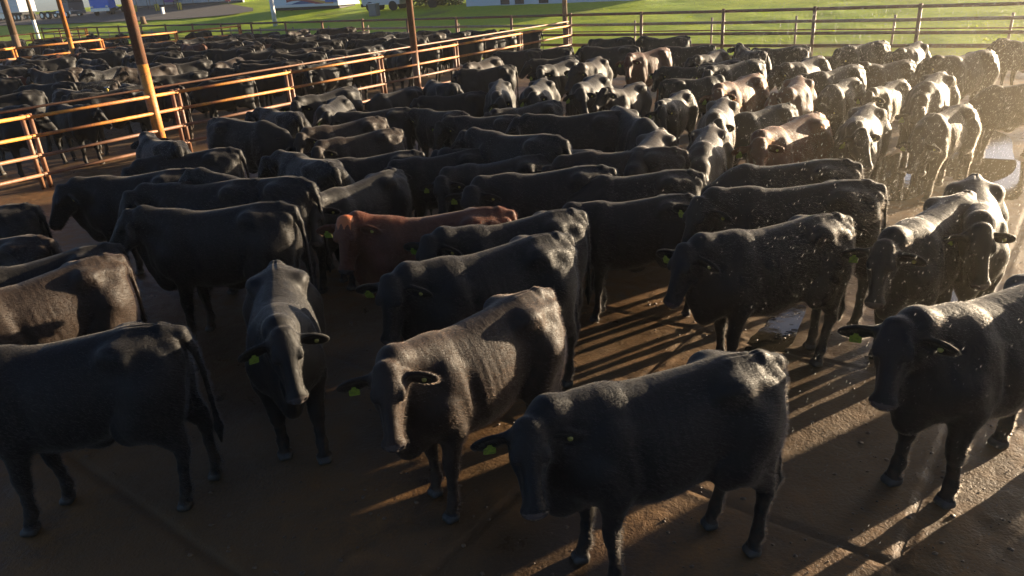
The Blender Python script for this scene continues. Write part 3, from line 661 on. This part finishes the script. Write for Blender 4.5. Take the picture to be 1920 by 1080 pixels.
# rump pixel, withers pixel (photo pixels), coat, pose, label
for q in [
 (322, 628, -30, 682, B, 'h_left', 'blackest cow at bottom left, head cut off by the frame, tail hanging down', 2),
 (218, 488, -60, 575, N_, 'near', 'dusty brown cow with sunlit flank at the left edge, headless in the frame', 2),
 (590, 345, 400, 340, B, 'level', 'black cow half hidden behind the left profile one, only its rump standing out', 1),
 (495, 352, 312, 362, B, 'near', 'black cow with a lit poll just above the left profile one', 1),
 (395, 314, 145, 336, B, 'near', 'long black cow facing the left edge below the end of the yellow fence', 1),
 (440, 282, 292, 298, B, 'level', 'black cow just right of the near fence post, mostly covered by others', 1),
 (345, 277, 265, 258, B, 'off', 'small looking black cow under the thick yellow pole with its head by the fence', 1),
 (385, 228, 520, 236, B, 'low', 'large black cow along the near fence turned to the right', 1),
 (715, 225, 598, 246, N_, 'near', 'brownish cow right of the near fence, rear one of a brown pair', 1),
 (740, 242, 628, 262, N_, 'round', 'brownish cow with its face turned down left, front one of a brown pair', 1),
 (625, 308, 545, 286, B, 'round', 'black cow with a lit narrow face looking down behind the left profile one', 1),
 (760, 285, 665, 298, B, 'near', 'black cow with a reddish lit ear and pale cheek', 1),
 (903, 284, 775, 302, B, 'round', 'black cow with a long lit face, left of three lit faces in a row', 1),
 (1020, 299, 868, 320, B, 'round', 'black cow with a lit face, middle of three lit faces in a row', 1),
 (1138, 317, 940, 335, B, 'round', 'black cow with a lit cheek and curved ear, right of three lit faces', 1),
 (1065, 269, 905, 258, B, 'level', 'black cow with a dipped shiny back above the three lit faces', 1),
 (1178, 214, 1010, 224, B, 'level', 'upper one of two long black cows side by side in the centre', 1),
 (1170, 233, 1035, 242, B, 'off', 'lower one of two long black cows side by side in the centre', 1),
 (1147, 204, 1222, 238, B, 'low', 'black cow with a lit spine slanting down to the right in the centre', 1),
 (1242, 246, 1195, 290, N_, 'low', 'brown black cow with a triangular sunlit flank right of the centre', 1),
 (1336, 232, 1315, 275, N_, 'low', 'brown cow with a sunlit bony flank, front one of two end on', 1),
 (1362, 187, 1335, 222, N_, 'near', 'brown cow with a sunlit shoulder, rear one of two end on', 1),
 (1540, 213, 1435, 248, E_, 'near', 'red brown cow with sunlit hips beside a strip of blue water', 1),
 (1632, 210, 1603, 244, B, 'near', 'black cow with a white lit rump standing alone right of the red brown one', 1),
 (1775, 138, 1722, 172, B, 'low', 'black cow with brilliant white back and streaky flank in the spray', 1),
 (1500, 144, 1490, 176, E_, 'away', 'red cow with a sunlit chest and its dark head turned left', 1),
 (1620, 120, 1520, 140, B, 'level', 'black cow with a thin lit spine behind the red chested one', 1),
 (1425, 145, 1355, 166, E_, 'near', 'red brown cow with lit ribs just left of the red chested one', 1),
 (1548, 104, 1480, 124, N_, 'off', 'brown black cow third from the boundary fence above the red chested one', 1),
 (1425, 120, 1345, 134, B, 'near', 'black cow with grey shining back and white lit tail end', 1),
 (1670, 78, 1575, 92, B, 'level', 'black cow broadside at the far fence right of its third post', 1),
 (1732, 76, 1695, 96, B, 'away', 'black cow with white lit spots on its rump against the far fence', 1),
 (1515, 88, 1430, 95, B, 'level', 'black cow broadside at the far fence between two of its posts', 1),
 (1862, 98, 1772, 114, B, 'off', 'black cow with a bright lit spine at the far right fence', 1),
 (1975, 72, 1898, 80, B, 'high', 'black cow cut by the right edge in front of the far fence', 1),
 (1965, 158, 1862, 168, B, 'level', 'black cow lost in bright spray at the right edge', 1),
 (1600, 319, 1375, 330, B, 'level', 'upper one of two black cows in profile with a thin bright spine, right of centre', 1),
 (1642, 346, 1385, 362, B, 'near', 'lower one of two black cows in profile with a thin bright spine, right of centre', 1),
 (28, 388, -90, 404, B, 'level', 'black cow rump at the left edge with its tail curved, uppermost of three', 1),
 (58, 443, -75, 452, N_, 'level', 'brown cow rump at the left edge, middle of three', 1),
 (165, 468, 15, 505, B, 'level', 'black cow at the left edge behind the dusty brown one, lowest of three', 1),
 (762, 204, 665, 213, B, 'near', 'black cow fourth along the near fence from the thick pole', 1),
 (785, 166, 705, 183, B, 'low', 'black cow with a grey lit rump by the brown pole', 1),
 (905, 171, 812, 182, B, 'level', 'black cow with a brownish spine right of the brown pole', 1),
 (963, 126, 882, 136, B, 'off', 'black cow with a curved lit rump line close to the yellow fence', 1),
 (942, 142, 925, 172, B, 'lean', 'black cow end on with a bluish shining back', 1),
 (1026, 145, 990, 170, B, 'near', 'black cow with a sunlit side beside the bluish shining one', 1),
 (1130, 142, 1085, 164, B, 'near', 'black cow with a sunlit side and lit hips in the upper middle', 1),
 (1080, 118, 1022, 132, B, 'near', 'black cow with grey ribs in the upper middle', 1),
 (1080, 106, 1015, 114, B, 'level', 'black cow behind the one with grey ribs', 1),
 (935, 106, 880, 120, N_, 'near', 'brownish cow beside the last panel of the yellow fence', 1),
 (1132, 109, 1092, 130, N_, 'off', 'brownish cow with a steep lit spine in the upper middle', 1),
 (1250, 104, 1190, 116, E_, 'near', 'reddish cow with a small red lit hip in the upper middle', 1),
 (1203, 157, 1152, 174, N_, 'high', 'brown black cow with reddish back and a lit hip spot', 1),
 (1287, 174, 1245, 194, B, 'near', 'black cow with a silvery peaked back', 1),
 (1195, 86, 1112, 90, B, 'level', 'long black cow second row from the far fence near the corner pole', 1),
 (1186, 72, 1118, 76, B, 'level', 'black cow at the far fence beside the corner pole', 1),
 (1290, 70, 1222, 76, B, 'high', 'black cow with a raised head at the far fence', 1),
 (1032, 190, 960, 204, B, 'level', 'black cow above the two long ones side by side', 1),
 (958, 222, 882, 224, B, 'round', 'black cow with a lit turned cheek above the dipped shiny back', 1),
 (868, 212, 800, 208, B, 'round', 'black cow with a small lit face next to a pale muzzle', 1),
 (665, 172, 575, 192, B, 'near', 'black cow at the near fence with grey lit rump and pale head', 1),
 (645, 190, 605, 212, B, 'round', 'black cow with a lit face squeezed beside the near fence', 1),
 (1362, 93, 1312, 110, N_, 'off', 'brownish cow with pale ribs in the second row from the far fence', 1),
 (1432, 104, 1392, 98, B, 'high', 'black cow facing the camera with both ears up at the far fence', 1),
 (1388, 114, 1325, 124, B, 'level', 'black cow with a brownish spine left of the grey shining one', 1),
 (1255, 152, 1325, 148, B, 'round', 'black cow facing right with a lit head', 1),
 (1325, 126, 1278, 128, B, 'round', 'black cow with a grey streaked face', 1),
 (1695, 116, 1650, 124, N_, 'high', 'brown headed cow between the far right ones', 1),
 (1012, 268, 860, 285, B, 'off', 'black cow wedged between the dipped back and the three lit faces', 1),
 (1130, 285, 1010, 275, B, 'level', 'black cow in deep shade right of the dipped back', 1),
 (1305, 330, 1115, 343, B, 'level', 'black cow in deep shade left of the two profile ones', 1),
 (1290, 372, 1120, 388, B, 'near', 'black cow in deep shade between the lit tail head and the profile pair', 1),
 (1275, 296, 1090, 305, N_, 'level', 'dark brown cow in shade behind the two profile ones', 1),
 (1455, 205, 1420, 215, B, 'level', 'black cow between the brown ones and the blue water strip', 1),
 (700, 330, 665, 345, B, 'near', 'black cow in shade behind the red brown one', 1),
 (560, 215, 500, 205, B, 'round', 'black cow at the near fence whose pale forehead shows under the rails', 1),
 (1000, 96, 960, 100, B, 'near', 'black cow under the last yellow rails left of the corner', 1),
 (1055, 92, 1020, 96, B, 'round', 'black cow under the corner of the fences', 1),
 (1600, 150, 1560, 165, B, 'low', 'black cow in spray behind the lone white rumped one', 1),
 (1690, 150, 1650, 165, B, 'level', 'black cow in spray left of the brilliant white back', 1),
 (1335, 85, 1265, 90, B, 'level', 'black cow along the far fence right of the raised head', 1),
 (860, 160, 800, 150, B, 'level', 'black cow just right of the brown pole in the crush', 1),
 (1800, 200, 1760, 215, B, 'low', 'black cow in the brightest spray at right', 1),
]: cow(*q)
for x, y, hd, pose, label in [(6.7, 5.2, -125, 'round', 'black cow outside the right edge, second from the corner'),
                              (5.7, 2.9, -178, 'level', 'black cow outside the bottom right corner, only its shadow in the picture'), (7.6, 6.9, -140, 'level', 'black cow outside the right edge, farthest from the corner')]:
    put(x, y, R(hd), .93, 'black', pose, label, 1, True, HERD)

# the pens to the left: rows parallel to the near fence
def pen_rows(c0, across, along, n_rows, n_cols, group, text, colours, near):
    words = ['first', 'second', 'third', 'fourth', 'fifth', 'sixth', 'seventh', 'eighth', 'ninth']
    for i in range(n_rows):
        for j in range(n_cols):
            w = across * (i + .5) / n_rows + rnd.uniform(-.5, .5); a = 1.2 + along * j / n_cols + rnd.uniform(-.45, .45)
            p = c0 + D1 * w - D2 * a; px, py = pix(p[0], p[1], 1.2)
            if not (-40 < px < 1100): continue
            base = math.atan2(-D1[1], -D1[0]) if rnd.random() < .2 else math.atan2(D1[1], D1[0]) + .5 if rnd.random() < .5 else math.atan2(-D2[1], -D2[0]) if rnd.random() < .5 else math.atan2(D1[1], D1[0]) + 1.1
            col = rnd.choices(['black', 'brown', 'red'], colours)[0]
            put(p[0], p[1], base + rnd.uniform(-.45, .45), rnd.uniform(.93, 1.06), col, rnd.choice(['level', 'near', 'off', 'round', 'low', 'high', 'lean']),
                text % ({'black': 'black', 'brown': 'dark brown', 'red': 'red brown'}[col], words[i], j + 1), near, False, group)
pen_rows(CORNER - D2 * .3, 20.8, 29, 9, 20, 'cattle crowded in the second pen', '%s cow, %s row beyond the near yellow fence, place %d from the lawn', (80, 16, 4), 0)
pen_rows(F2C - D2 * .3, 17, 30, 4, 11, 'cattle crowded in the third pen', '%s cow beyond the second yellow fence, %s row, %d from the lawn', (85, 12, 3), 0)
# ---------------------------------------------------------------- lorries, walls and trees beyond the lawn
M_WHITE = mat('lorry_white', (.55, .56, .58), .35); M_CHAS = mat('chassis_black', (.015, .015, .017), .6); M_GLASS = mat('window_glass', (.02, .025, .03), .08)
M_BLUE = mat('lorry_blue', (.015, .17, .75), .3); M_STEEL = mat('bright_steel', (.45, .46, .48), .25, metal=.9); M_TYRE = mat('tyre_rubber', (.02, .02, .02), .85)
M_WALLW = mat('painted_wall', (.42, .45, .46), .8); g = G(M_WALLW); g.link(g.ramp(g.noise(g.coord(), .8, 5, .7), [(.3, (.30, .34, .35)), (.7, (.46, .49, .5))]), g.b.inputs['Base Color'])
M_PURPLE = mat('purple_cloth', (.14, .05, .32), .6); M_RED = mat('sign_red', (.45, .05, .04), .5); M_STRIPE = mat('hazard_yellow', (.6, .48, .05), .5)
def root(name, label, cat, px, py, rz=0.0, group=None, dz=0.0):
    p = on_lawn(px, py); e = empty(name, (p[0], p[1], float(terrain(p[0], p[1])) + .02 + dz), rz); tag(e, label, cat, group); return e
def wheel(e, x, y, r=.5, w=.28):
    b = MB(); b.tube((x, y - w / 2, r), (x, y + w / 2, r), r, seg=24); t = b.build('wheel', M_TYRE, e, True)
    b = MB(); b.tube((x, y - w / 2 - .012, r), (x, y - w / 2 + .05, r), r * .55, seg=16); b.build('rim', M_STEEL, t, True)
FACE = math.atan2(-D1[1], -D1[0])                                      # along the far fence, pointing right

def tractor(name, label, px, py, paint, rz, group=None):
    """Cab-over tractor unit, nose towards +x."""
    e = root(name, label, 'lorry', px, py, rz, group)
    b = MB(); b.box((-4.2, -1.0, .62), (2.1, 1.0, .92), .05); b.build('chassis', M_CHAS, e)
    b = MB(); b.prism([(.1, .95), (2.15, .75), (2.22, 1.9), (2.02, 3.1), (1.6, 3.75), (.1, 3.85)], -1.2, 1.2); b.build('cab', paint, e)
    b = MB(); b.prism([(2.235, 1.95), (2.05, 3.0), (2.03, 3.0), (2.2, 1.95)], -1.1, 1.1); b.build('windscreen', M_GLASS, e)
    for s in (-1, 1): MB().box((1.05, s * 1.205 - .01, 1.95), (1.95, s * 1.205 + .01, 2.85)).build('side_window', M_GLASS, e)
    b = MB(); b.box((2.0, -1.22, .45), (2.32, 1.22, .95), .06); b.build('bumper', M_STEEL, e)
    for s in (-1, 1):
        MB().box((2.3, s * .95 - .18, .98), (2.34, s * .95 + .18, 1.2), .03).build('headlight', M_STEEL, e)
        MB().tube((-.5, s * .98, .75), (.3, s * .98, .75), .3, seg=14).build('fuel_tank', M_STEEL, e, True)
        for x in (1.2, -2.4, -3.6): wheel(e, x, s * 1.02)
    return e
def box_lorry(name, label, px, py, rz):
    e = root(name, label, 'lorry', px, py, rz)
    b = MB(); b.box((-6.5, -1.2, 1.2), (6.5, 1.2, 3.9), .06); b.build('cargo_box', M_WHITE, e)
    for x in np.arange(-6, 6.1, .75): pass
    b = MB()
    for z in (1.25, 2.1, 2.95, 3.8): b.box((-6.5, -1.235, z), (6.5, -1.2, z + .05))
    b.build('side_rail', M_STEEL, e)
    b = MB(); b.box((-6.4, -.9, .8), (6.4, .9, 1.15), .04); b.build('chassis', M_CHAS, e)
    b = MB(); b.box((-3.2, -1.15, .45), (1.2, -1.1, 1.1), .01); b.build('side_guard', M_STEEL, e)
    for s in (-1, 1):
        for x in (-5.6, -4.4, 3.2, 4.4, 5.6): wheel(e, x, s * 1.0)
    return e
box_lorry('box_lorry', 'long white lorry body at the top left corner beside the blue cab', 20, 40, FACE + .05)
tractor('tractor_unit', 'dark grey lorry cab with steel tanks between the white lorry and the blue one', 128, 34, mat('lorry_grey', (.10, .11, .13), .35), FACE + .25)
tractor('tractor_unit', 'bright blue lorry cab parked at top left beside the white wall', 205, 28, M_BLUE, FACE - .85)

# white yard wall with things in front of it
e = root('yard_wall', 'long pale painted wall behind the gravel road, right of the blue lorry', 'wall', 365, 10, FACE)
b = MB(); b.box((-16, 0, -.3), (11, .25, 5.6)); b.build('wall_panel', M_WALLW, e)
b = MB(); b.box((-16, -.03, -.3), (11, -.003, .28)); b.build('plinth', M_CHAS, e)
b = MB()
for x in np.arange(-15, 11, 3.7): b.box((x - .04, -.05, .3), (x + .04, -.004, 5.6))
b.build('joint_strip', M_GREYPIPE, e)
def cloth(px, py, label):
    e = root('gazebo', label, 'gazebo', px, py, FACE)
    for x in (-1.2, 1.2):
        for y in (-1.2, 1.2): MB().tube((x, y, 0), (x, y, 2.3), .04, seg=8).build('leg', M_STEEL, e, True)
    b = MB(); b.prism([(-1.35, 2.1), (1.35, 2.1), (1.35, 2.3), (0, 3.1), (-1.35, 2.3)], -1.35, 1.35); b.build('canopy', M_PURPLE, e)
    b = MB(); b.box((-1.3, 1.2, .7), (1.3, 1.24, 2.1)); b.build('side_panel', M_PURPLE, e)
cloth(303, 16, 'purple cloth shelter in front of the pale wall')
for k, (px, py, lab) in enumerate([(296, 22, 'yellow and black striped barrel at the left foot of the purple shelter'), (338, 20, 'yellow and black striped barrel right of the purple shelter'), (254, 24, 'yellow and black striped barrel nearest the blue lorry')]):
    e = root('barrel', lab, 'barrel', px, py, 0, 'striped barrels along the pale wall')
    MB().tube((0, 0, 0), (0, 0, .9), .3, seg=18).build('drum', M_STRIPE, e, True)
    b = MB()
    for x in (-.15, .08): b.box((x - .03, -.31, .02), (x + .04, .31, .88))
    b.build('stripe', M_CHAS, e)
e = root('sign_board', 'small red sign on a post in front of the pale wall', 'sign', 430, 12, FACE)
MB().tube((0, 0, 0), (0, 0, 1.2), .03, seg=8).build('post', M_STEEL, e, True); MB().box((-.45, -.06, .55), (.45, -.03, 1.2)).build('panel', M_RED, e)
e = root('marker_post', 'pale square marker post by the purple shelter', 'post', 307, 28, FACE)
MB().box((-.14, -.14, 0), (.14, .14, .75), .02).build('shaft', M_WHITE, e); MB().box((-.17, -.17, .75), (.17, .17, .82), .02).build('cap', M_WHITE, e)
e = root('tree_stump', 'short brown tree stump on the shaded lawn', 'stump', 270, 46, 0)
b = MB(); b.tube((0, 0, -.05), (0, 0, .75), .3, .22, 12); b.tube((0, 0, -.05), (.38, .2, .05), .09, .05, 8); b.tube((0, 0, -.05), (-.36, -.2, .05), .09, .05, 8); b.build('trunk', M_TIMBER, e, True)

# trailer with a wave painted on its side
def trailer():
    e = root('mural_trailer', 'white trailer with a red, yellow and blue wave painted along its side', 'trailer', 570, 20, FACE)
    hl = 4.95
    b = MB(); b.box((-hl, 0, .35), (hl, 2.5, 3.7), .05); b.build('body', mat('trailer_white', (.50, .58, .68), .4), e)
    b = MB(); b.box((-hl - .06, -.05, .30), (hl + .06, 2.55, .52), .03); b.build('lower_rim', M_WHITE, e)
    b = MB(); b.box((-hl + .2, .3, .05), (hl - .2, 2.2, .29)); b.build('underframe', M_CHAS, e)
    def band(name, lo, hi, m, x0, x1, y):
        xs = np.linspace(x0, x1, 60); b = MB(); L = [(x, lo(x)) for x in xs]; H = [(x, max(hi(x), lo(x) + .002)) for x in xs]
        b.prism(L + H[::-1], y, y + .012); return b.build(name, m, e)
    w = lambda x: .78 + .24 * math.sin((x + 3.0) * .75)
    band('wave', lambda x: .56, lambda x: max(.58, w(x - 1.8) - .10), mat('paint_navy', (.03, .07, .22), .5), -2.6, hl - .04, -.016)
    band('wave', lambda x: w(x) - .14, lambda x: w(x) + .20, mat('paint_red', (.30, .035, .04), .5), -2.4, 3.0, -.032)
    band('wave', lambda x: w(x - .7) - .05, lambda x: w(x - .7) + .16, mat('paint_ochre', (.55, .30, .05), .5), -.6, 4.4, -.048)
    band('wave', lambda x: .60 + .02 * (x - 3.3), lambda x: 3.6, mat('paint_blue', (.05, .10, .40), .5), 3.3, hl - .04, -.064)
    for x in (-3.4, -2.3): wheel(e, x, .42, .28, .2)
trailer()
def van():
    e = root('delivery_truck', 'white truck cab parked nose out at the edge of the lawn, beside the painted trailer', 'truck', 726, 20, FACE + math.pi + .35)
    b = MB(); b.prism([(-1.6, .45), (1.55, .45), (1.7, .6), (1.72, 1.15), (1.3, 1.35), (.75, 2.15), (-.7, 2.2), (-1.6, 2.2)], -.95, .95); b.build('body', M_WHITE, e)
    b = MB(); b.prism([(1.30, 1.385), (.78, 2.1), (.80, 2.115), (1.325, 1.4)], -.85, .85); b.build('windscreen', M_GLASS, e)
    for s in (-1, 1):
        MB().box((-.5, s * .955 - .01, 1.35), (.6, s * .955 + .01, 2.0)).build('side_window', M_GLASS, e)
        MB().box((1.70, s * .7 - .14, .8), (1.745, s * .7 + .14, 1.05), .02).build('headlight', M_STEEL, e)
        for x in (1.0, -1.0): wheel(e, x, s * .86, .36, .22)
    b = MB(); b.box((1.62, -.96, .35), (1.82, .96, .62), .04); b.build('bumper', M_CHAS, e)
    b = MB(); b.box((-5.6, -1.05, .75), (-1.7, 1.05, 3.0), .05); b.build('cargo_box', M_WHITE, e)
    for s in (-1, 1): wheel(e, -4.4, s * .86, .36, .22)
van()
e = root('utility_box', 'grey square utility box standing on the sunlit lawn in front of the white truck', 'box', 703, 31, FACE + .2)
MB().box((-.36, -.25, 0), (.36, .25, .88), .02).build('cabinet', mat('box_grey', (.16, .15, .14), .6), e); MB().box((-.4, -.29, .88), (.4, .29, .93), .01).build('lid', M_STEEL, e); MB().box((-.3, -.262, .1), (.3, -.254, .8)).build('door', mat('box_door', (.2, .19, .18), .6), e)
e = root('low_building', 'long white building with dark openings along the top of the picture, right of the hedge', 'building', 985, 9, FACE)
b = MB(); b.box((-5.5, 0, -.4), (9.5, 6, 3.4)); b.build('wall', mat('wall_pale_blue', (.46, .54, .62), .8), e)
b = MB(); b.box((-5.8, -.5, 3.4), (9.8, 6.4, 3.6)); b.build('roof', M_CHAS, e)
for x in (-2.2, -.9, 1.2): MB().box((x, -.03, .05), (x + .8, -.003, 2.1)).build('door', M_CHAS, e)
e = root('sign_board', 'little white sign on a post in front of the dark hedge', 'sign', 841, 11, FACE)
MB().tube((0, 0, 0), (0, 0, 1.0), .025, seg=8).build('post', M_STEEL, e, True); MB().box((-.22, -.05, .45), (.22, -.027, 1.0)).build('panel', M_WHITE, e)

# foliage
M_LEAF = mat('leaf', (.05, .10, .02), .6); g = G(M_LEAF); g.link(g.ramp(g.noise(g.coord(), 1.2, 3), [(.3, (.03, .07, .012)), (.7, (.08, .14, .03))]), g.b.inputs['Base Color'])
def leaves(rg, blobs, n, size):
    V = []
    for (c, r) in blobs:
        k = int(n * r[0] * r[1] * r[2] / sum(q[1][0] * q[1][1] * q[1][2] for q in blobs))
        d = rg.normal(size=(k, 3)); d /= np.linalg.norm(d, axis=1)[:, None]; p = np.array(c) + d * np.array(r) * (rg.random(k) ** .35)[:, None]
        a = rg.normal(size=(k, 3)); a /= np.linalg.norm(a, axis=1)[:, None]; b = np.cross(a, rg.normal(size=(k, 3))); b /= np.linalg.norm(b, axis=1)[:, None]
        s = size * rg.uniform(.6, 1.4, k)[:, None]; V.append(np.stack([p - a * s, p + b * s * .6, p + a * s, p - b * s * .6], 1))
    V = np.concatenate(V); return V.reshape(-1, 3), np.arange(len(V) * 4).reshape(-1, 4)
def tree(px, py, h, w, label, seed, name='tree', off=(0, 0)):
    rg = np.random.default_rng(seed); p = on_lawn(px, py); x, y = p[0] + off[0], p[1] + off[1]
    e = empty(name, (x, y, float(terrain(x, y)))); tag(e, label, 'tree', 'unseen trees behind the lawn')
    b = MB(); b.tube((0, 0, -.2), (.1, 0, h * .45), .22, .15, 12); blobs = []
    for k in range(9):
        a = rg.random() * 6.28; r = w * rg.uniform(.2, .75); z = h * rg.uniform(.45, .92); c = (r * math.cos(a), r * math.sin(a), z)
        b.tube((.08, 0, h * rg.uniform(.25, .44)), c, .09, .03, 8); blobs.append((c, (w * rg.uniform(.3, .5), w * rg.uniform(.3, .5), h * rg.uniform(.10, .2))))
    b.build('trunk', M_TIMBER, e, True); v, f = leaves(rg, blobs, 2600, .16); np_mesh('crown', v, f, M_LEAF, e, False)
def hedge():
    e = root('hedge', 'dark green clipped hedge between the white truck and the white building', 'hedge', 815, 12, FACE)
    rg = np.random.default_rng(4); bl = [((x, .6, z), (.9, .7, .8)) for x in np.arange(-2.4, 2.5, .8) for z in (.5, 1.4, 2.4, 3.2)]
    v, f = leaves(rg, bl, 7000, .12); np_mesh('foliage', v, f, M_LEAF, e, False)
    b = MB()
    for x in np.arange(-2.2, 2.3, .7): b.tube((x, .6, -.2), (x, .6, 2.6), .06, .03, 6)
    b.build('stem', M_TIMBER, e, True)
hedge()
for k, (px, py, h, w, off, lab) in enumerate([(775, 12, 8.5, 3.2, (2, 6), 'unseen leafy tree just behind the left end of the hedge'), (850, 10, 9.5, 3.6, (3, 8), 'unseen leafy tree behind the right end of the hedge'), (930, 8, 9, 3.4, (2, 12), 'unseen leafy tree behind the left part of the white building'), (690, 14, 8, 3.2, (0, 12), 'unseen leafy tree behind the white truck')]):
    tree(px, py, h, w, lab, 20 + k, off=off)  # unseen trees, added to shade the left of the lawn
# ---------------------------------------------------------------- water: sprinkler, spray and drops
def drops(name, label, P, size, stretch, m, dirs):
    """Each drop is a small stretched octahedron."""
    n = len(P); z = np.asarray(dirs, float); z = z / np.linalg.norm(z, axis=1)[:, None]
    a = np.cross(z, [.3, .7, .64]); a /= np.linalg.norm(a, axis=1)[:, None]; b = np.cross(z, a); s = np.asarray(size)[:, None]; t = s * np.asarray(stretch)[:, None]
    V = np.stack([P + z * t, P - z * t, P + a * s, P + b * s, P - a * s, P - b * s], 1).reshape(-1, 3)
    f = np.array([[0, 2, 3], [0, 3, 4], [0, 4, 5], [0, 5, 2], [1, 3, 2], [1, 4, 3], [1, 5, 4], [1, 2, 5]])
    F = (np.arange(n)[:, None, None] * 6 + f).reshape(-1, 3)
    tag(np_mesh(name, V, F, m, smooth=False), label, 'water spray', kind='stuff')
M_DROP = bpy.data.materials.new('water_drop'); M_DROP.use_nodes = True; g = G(M_DROP)
d1 = g.new('ShaderNodeBsdfDiffuse'); d1.inputs[0].default_value = (.7, .7, .68, 1); d2 = g.new('ShaderNodeBsdfTranslucent'); d2.inputs[0].default_value = (.75, .74, .7, 1)
tp = g.new('ShaderNodeBsdfTransparent'); m1 = g.new('ShaderNodeMixShader'); m1.inputs[0].default_value = .6; m2 = g.new('ShaderNodeMixShader'); m2.inputs[0].default_value = .34
g.link(d1.outputs[0], m1.inputs[1]); g.link(d2.outputs[0], m1.inputs[2]); g.link(tp.outputs[0], m2.inputs[1]); g.link(m1.outputs[0], m2.inputs[2]); g.link(m2.outputs[0], g.t.nodes['Material Output'].inputs[0])
rg = np.random.default_rng(11)
# falling spray over the right side of the pen
n = 150000; u = rg.random(n)
X = 1.2 + 13 * rg.random(n) ** .75; Y = 2.2 + 15 * rg.random(n) ** 1.1; Z = .1 + 3.4 * rg.random(n) ** 1.1
P = np.stack([X, Y, Z], 1); px = 960 + FPX * ((P - [0, 0, HC]) @ _r) / ((P - [0, 0, HC]) @ _f)
k = (rg.random(n) < np.clip((px - 1050) / 650, 0, 1)) & (np.linalg.norm(P - [0, 0, HC], axis=1) > 4.2); P = P[k]; n = len(P)
drops('water_drops', 'bright water drops falling over the right side of the big pen', P, rg.uniform(.0006, .0014, n), rg.uniform(4, 10, n), M_DROP, np.array([-.35, .1, -1]) + rg.normal(0, .12, (n, 3)))
# fan of the little sprinkler on the near fence, and two farther jets
def sprinkler(px, py, z, label, n=1300, reach=.9, head=True):
    p = at(px, py, z); rg = np.random.default_rng(int(px))
    if head:
        e = empty('sprinkler', (p[0], p[1], p[2] - .09)); tag(e, 'small brass sprinkler head on top of the thin water pipe of the near fence', 'sprinkler')
        b = MB(); b.tube((0, 0, 0), (0, 0, .07), .018, seg=10); b.tube((0, 0, .03), (0, 0, .05), .03, seg=8); b.build('nozzle', mat('brass', (.45, .33, .08), .35, metal=.8), e, True)
        MB().tube((-.05, 0, .085), (.05, 0, .095), .012, seg=8).build('spreader', M_STEEL, e, True)
    t = rg.random(n) ** .8 * .42; a = rg.random(n) * 2 * math.pi; v = 2.8 * reach * rg.uniform(.9, 1.05, n)
    el = np.where(rg.random(n) < .55, R(32), R(32) + rg.uniform(0, R(50), n))
    vx, vy, vz = v * np.cos(el) * np.cos(a), v * np.cos(el) * np.sin(a), v * np.sin(el)
    P = np.stack([p[0] + vx * t, p[1] + vy * t, p[2] + vz * t - 4.9 * t * t], 1)
    drops('sprinkler_spray', label, P, rg.uniform(.0012, .0026, n), rg.uniform(1.2, 2, n), M_DROP, np.stack([vx, vy, vz - 9.8 * t], 1))
sprinkler(200, 164, 1.6, 'fan of fine water thrown up by the small sprinkler at left')
sprinkler(45, 76, 1.5, 'white water spray rising at the far left pens', 1200, 1.3, False)
sprinkler(728, 74, 1.6, 'pale water spray beside the brown pole at the lawn fence', 1200, 1.3, False)

# sunlit mist hanging where the big sprinkler sprays, and the damp air over the whole place
def cloud(name, lo, hi, dens, aniso, col, label, soft=None):
    b = MB(); b.box(lo, hi); m = bpy.data.materials.new(name); m.use_nodes = True; t = m.node_tree; t.nodes.remove(t.nodes['Principled BSDF'])
    v = t.nodes.new('ShaderNodeVolumePrincipled'); v.inputs['Density'].default_value = dens; v.inputs['Anisotropy'].default_value = aniso; v.inputs['Color'].default_value = (*col, 1)
    t.links.new(v.outputs[0], t.nodes['Material Output'].inputs['Volume'])
    if soft:
        g = G(m); c, r = soft; o = g.new('ShaderNodeMapping'); o.inputs['Location'].default_value = [-a / b_ for a, b_ in zip(c, r)]; o.inputs['Scale'].default_value = [1 / a for a in r]; g.link(g.coord(), o.inputs[0])
        q = g.new('ShaderNodeTexGradient', gradient_type='SPHERICAL'); g.link(o.outputs[0], q.inputs[0])
        d = g.math('MULTIPLY', g.math('POWER', q.outputs[1], 1.3), dens); g.link(d, v.inputs['Density'])
    o = b.build(name, m); tag(o, label, 'mist', kind='stuff'); return o
cloud('spray_mist', (-.2, -1.7, -.1), (18, 15, 4.6), .020, .62, (1, .86, .64), 'sunlit mist of spray drifting over the right side of the pen', ((9.2, 6.2, .7), (8.6, 7.4, 3.3)))
cloud('haze', (-140, -6, -1.5), (140, 260, 14), .0004, .5, (1, .97, .92), None)
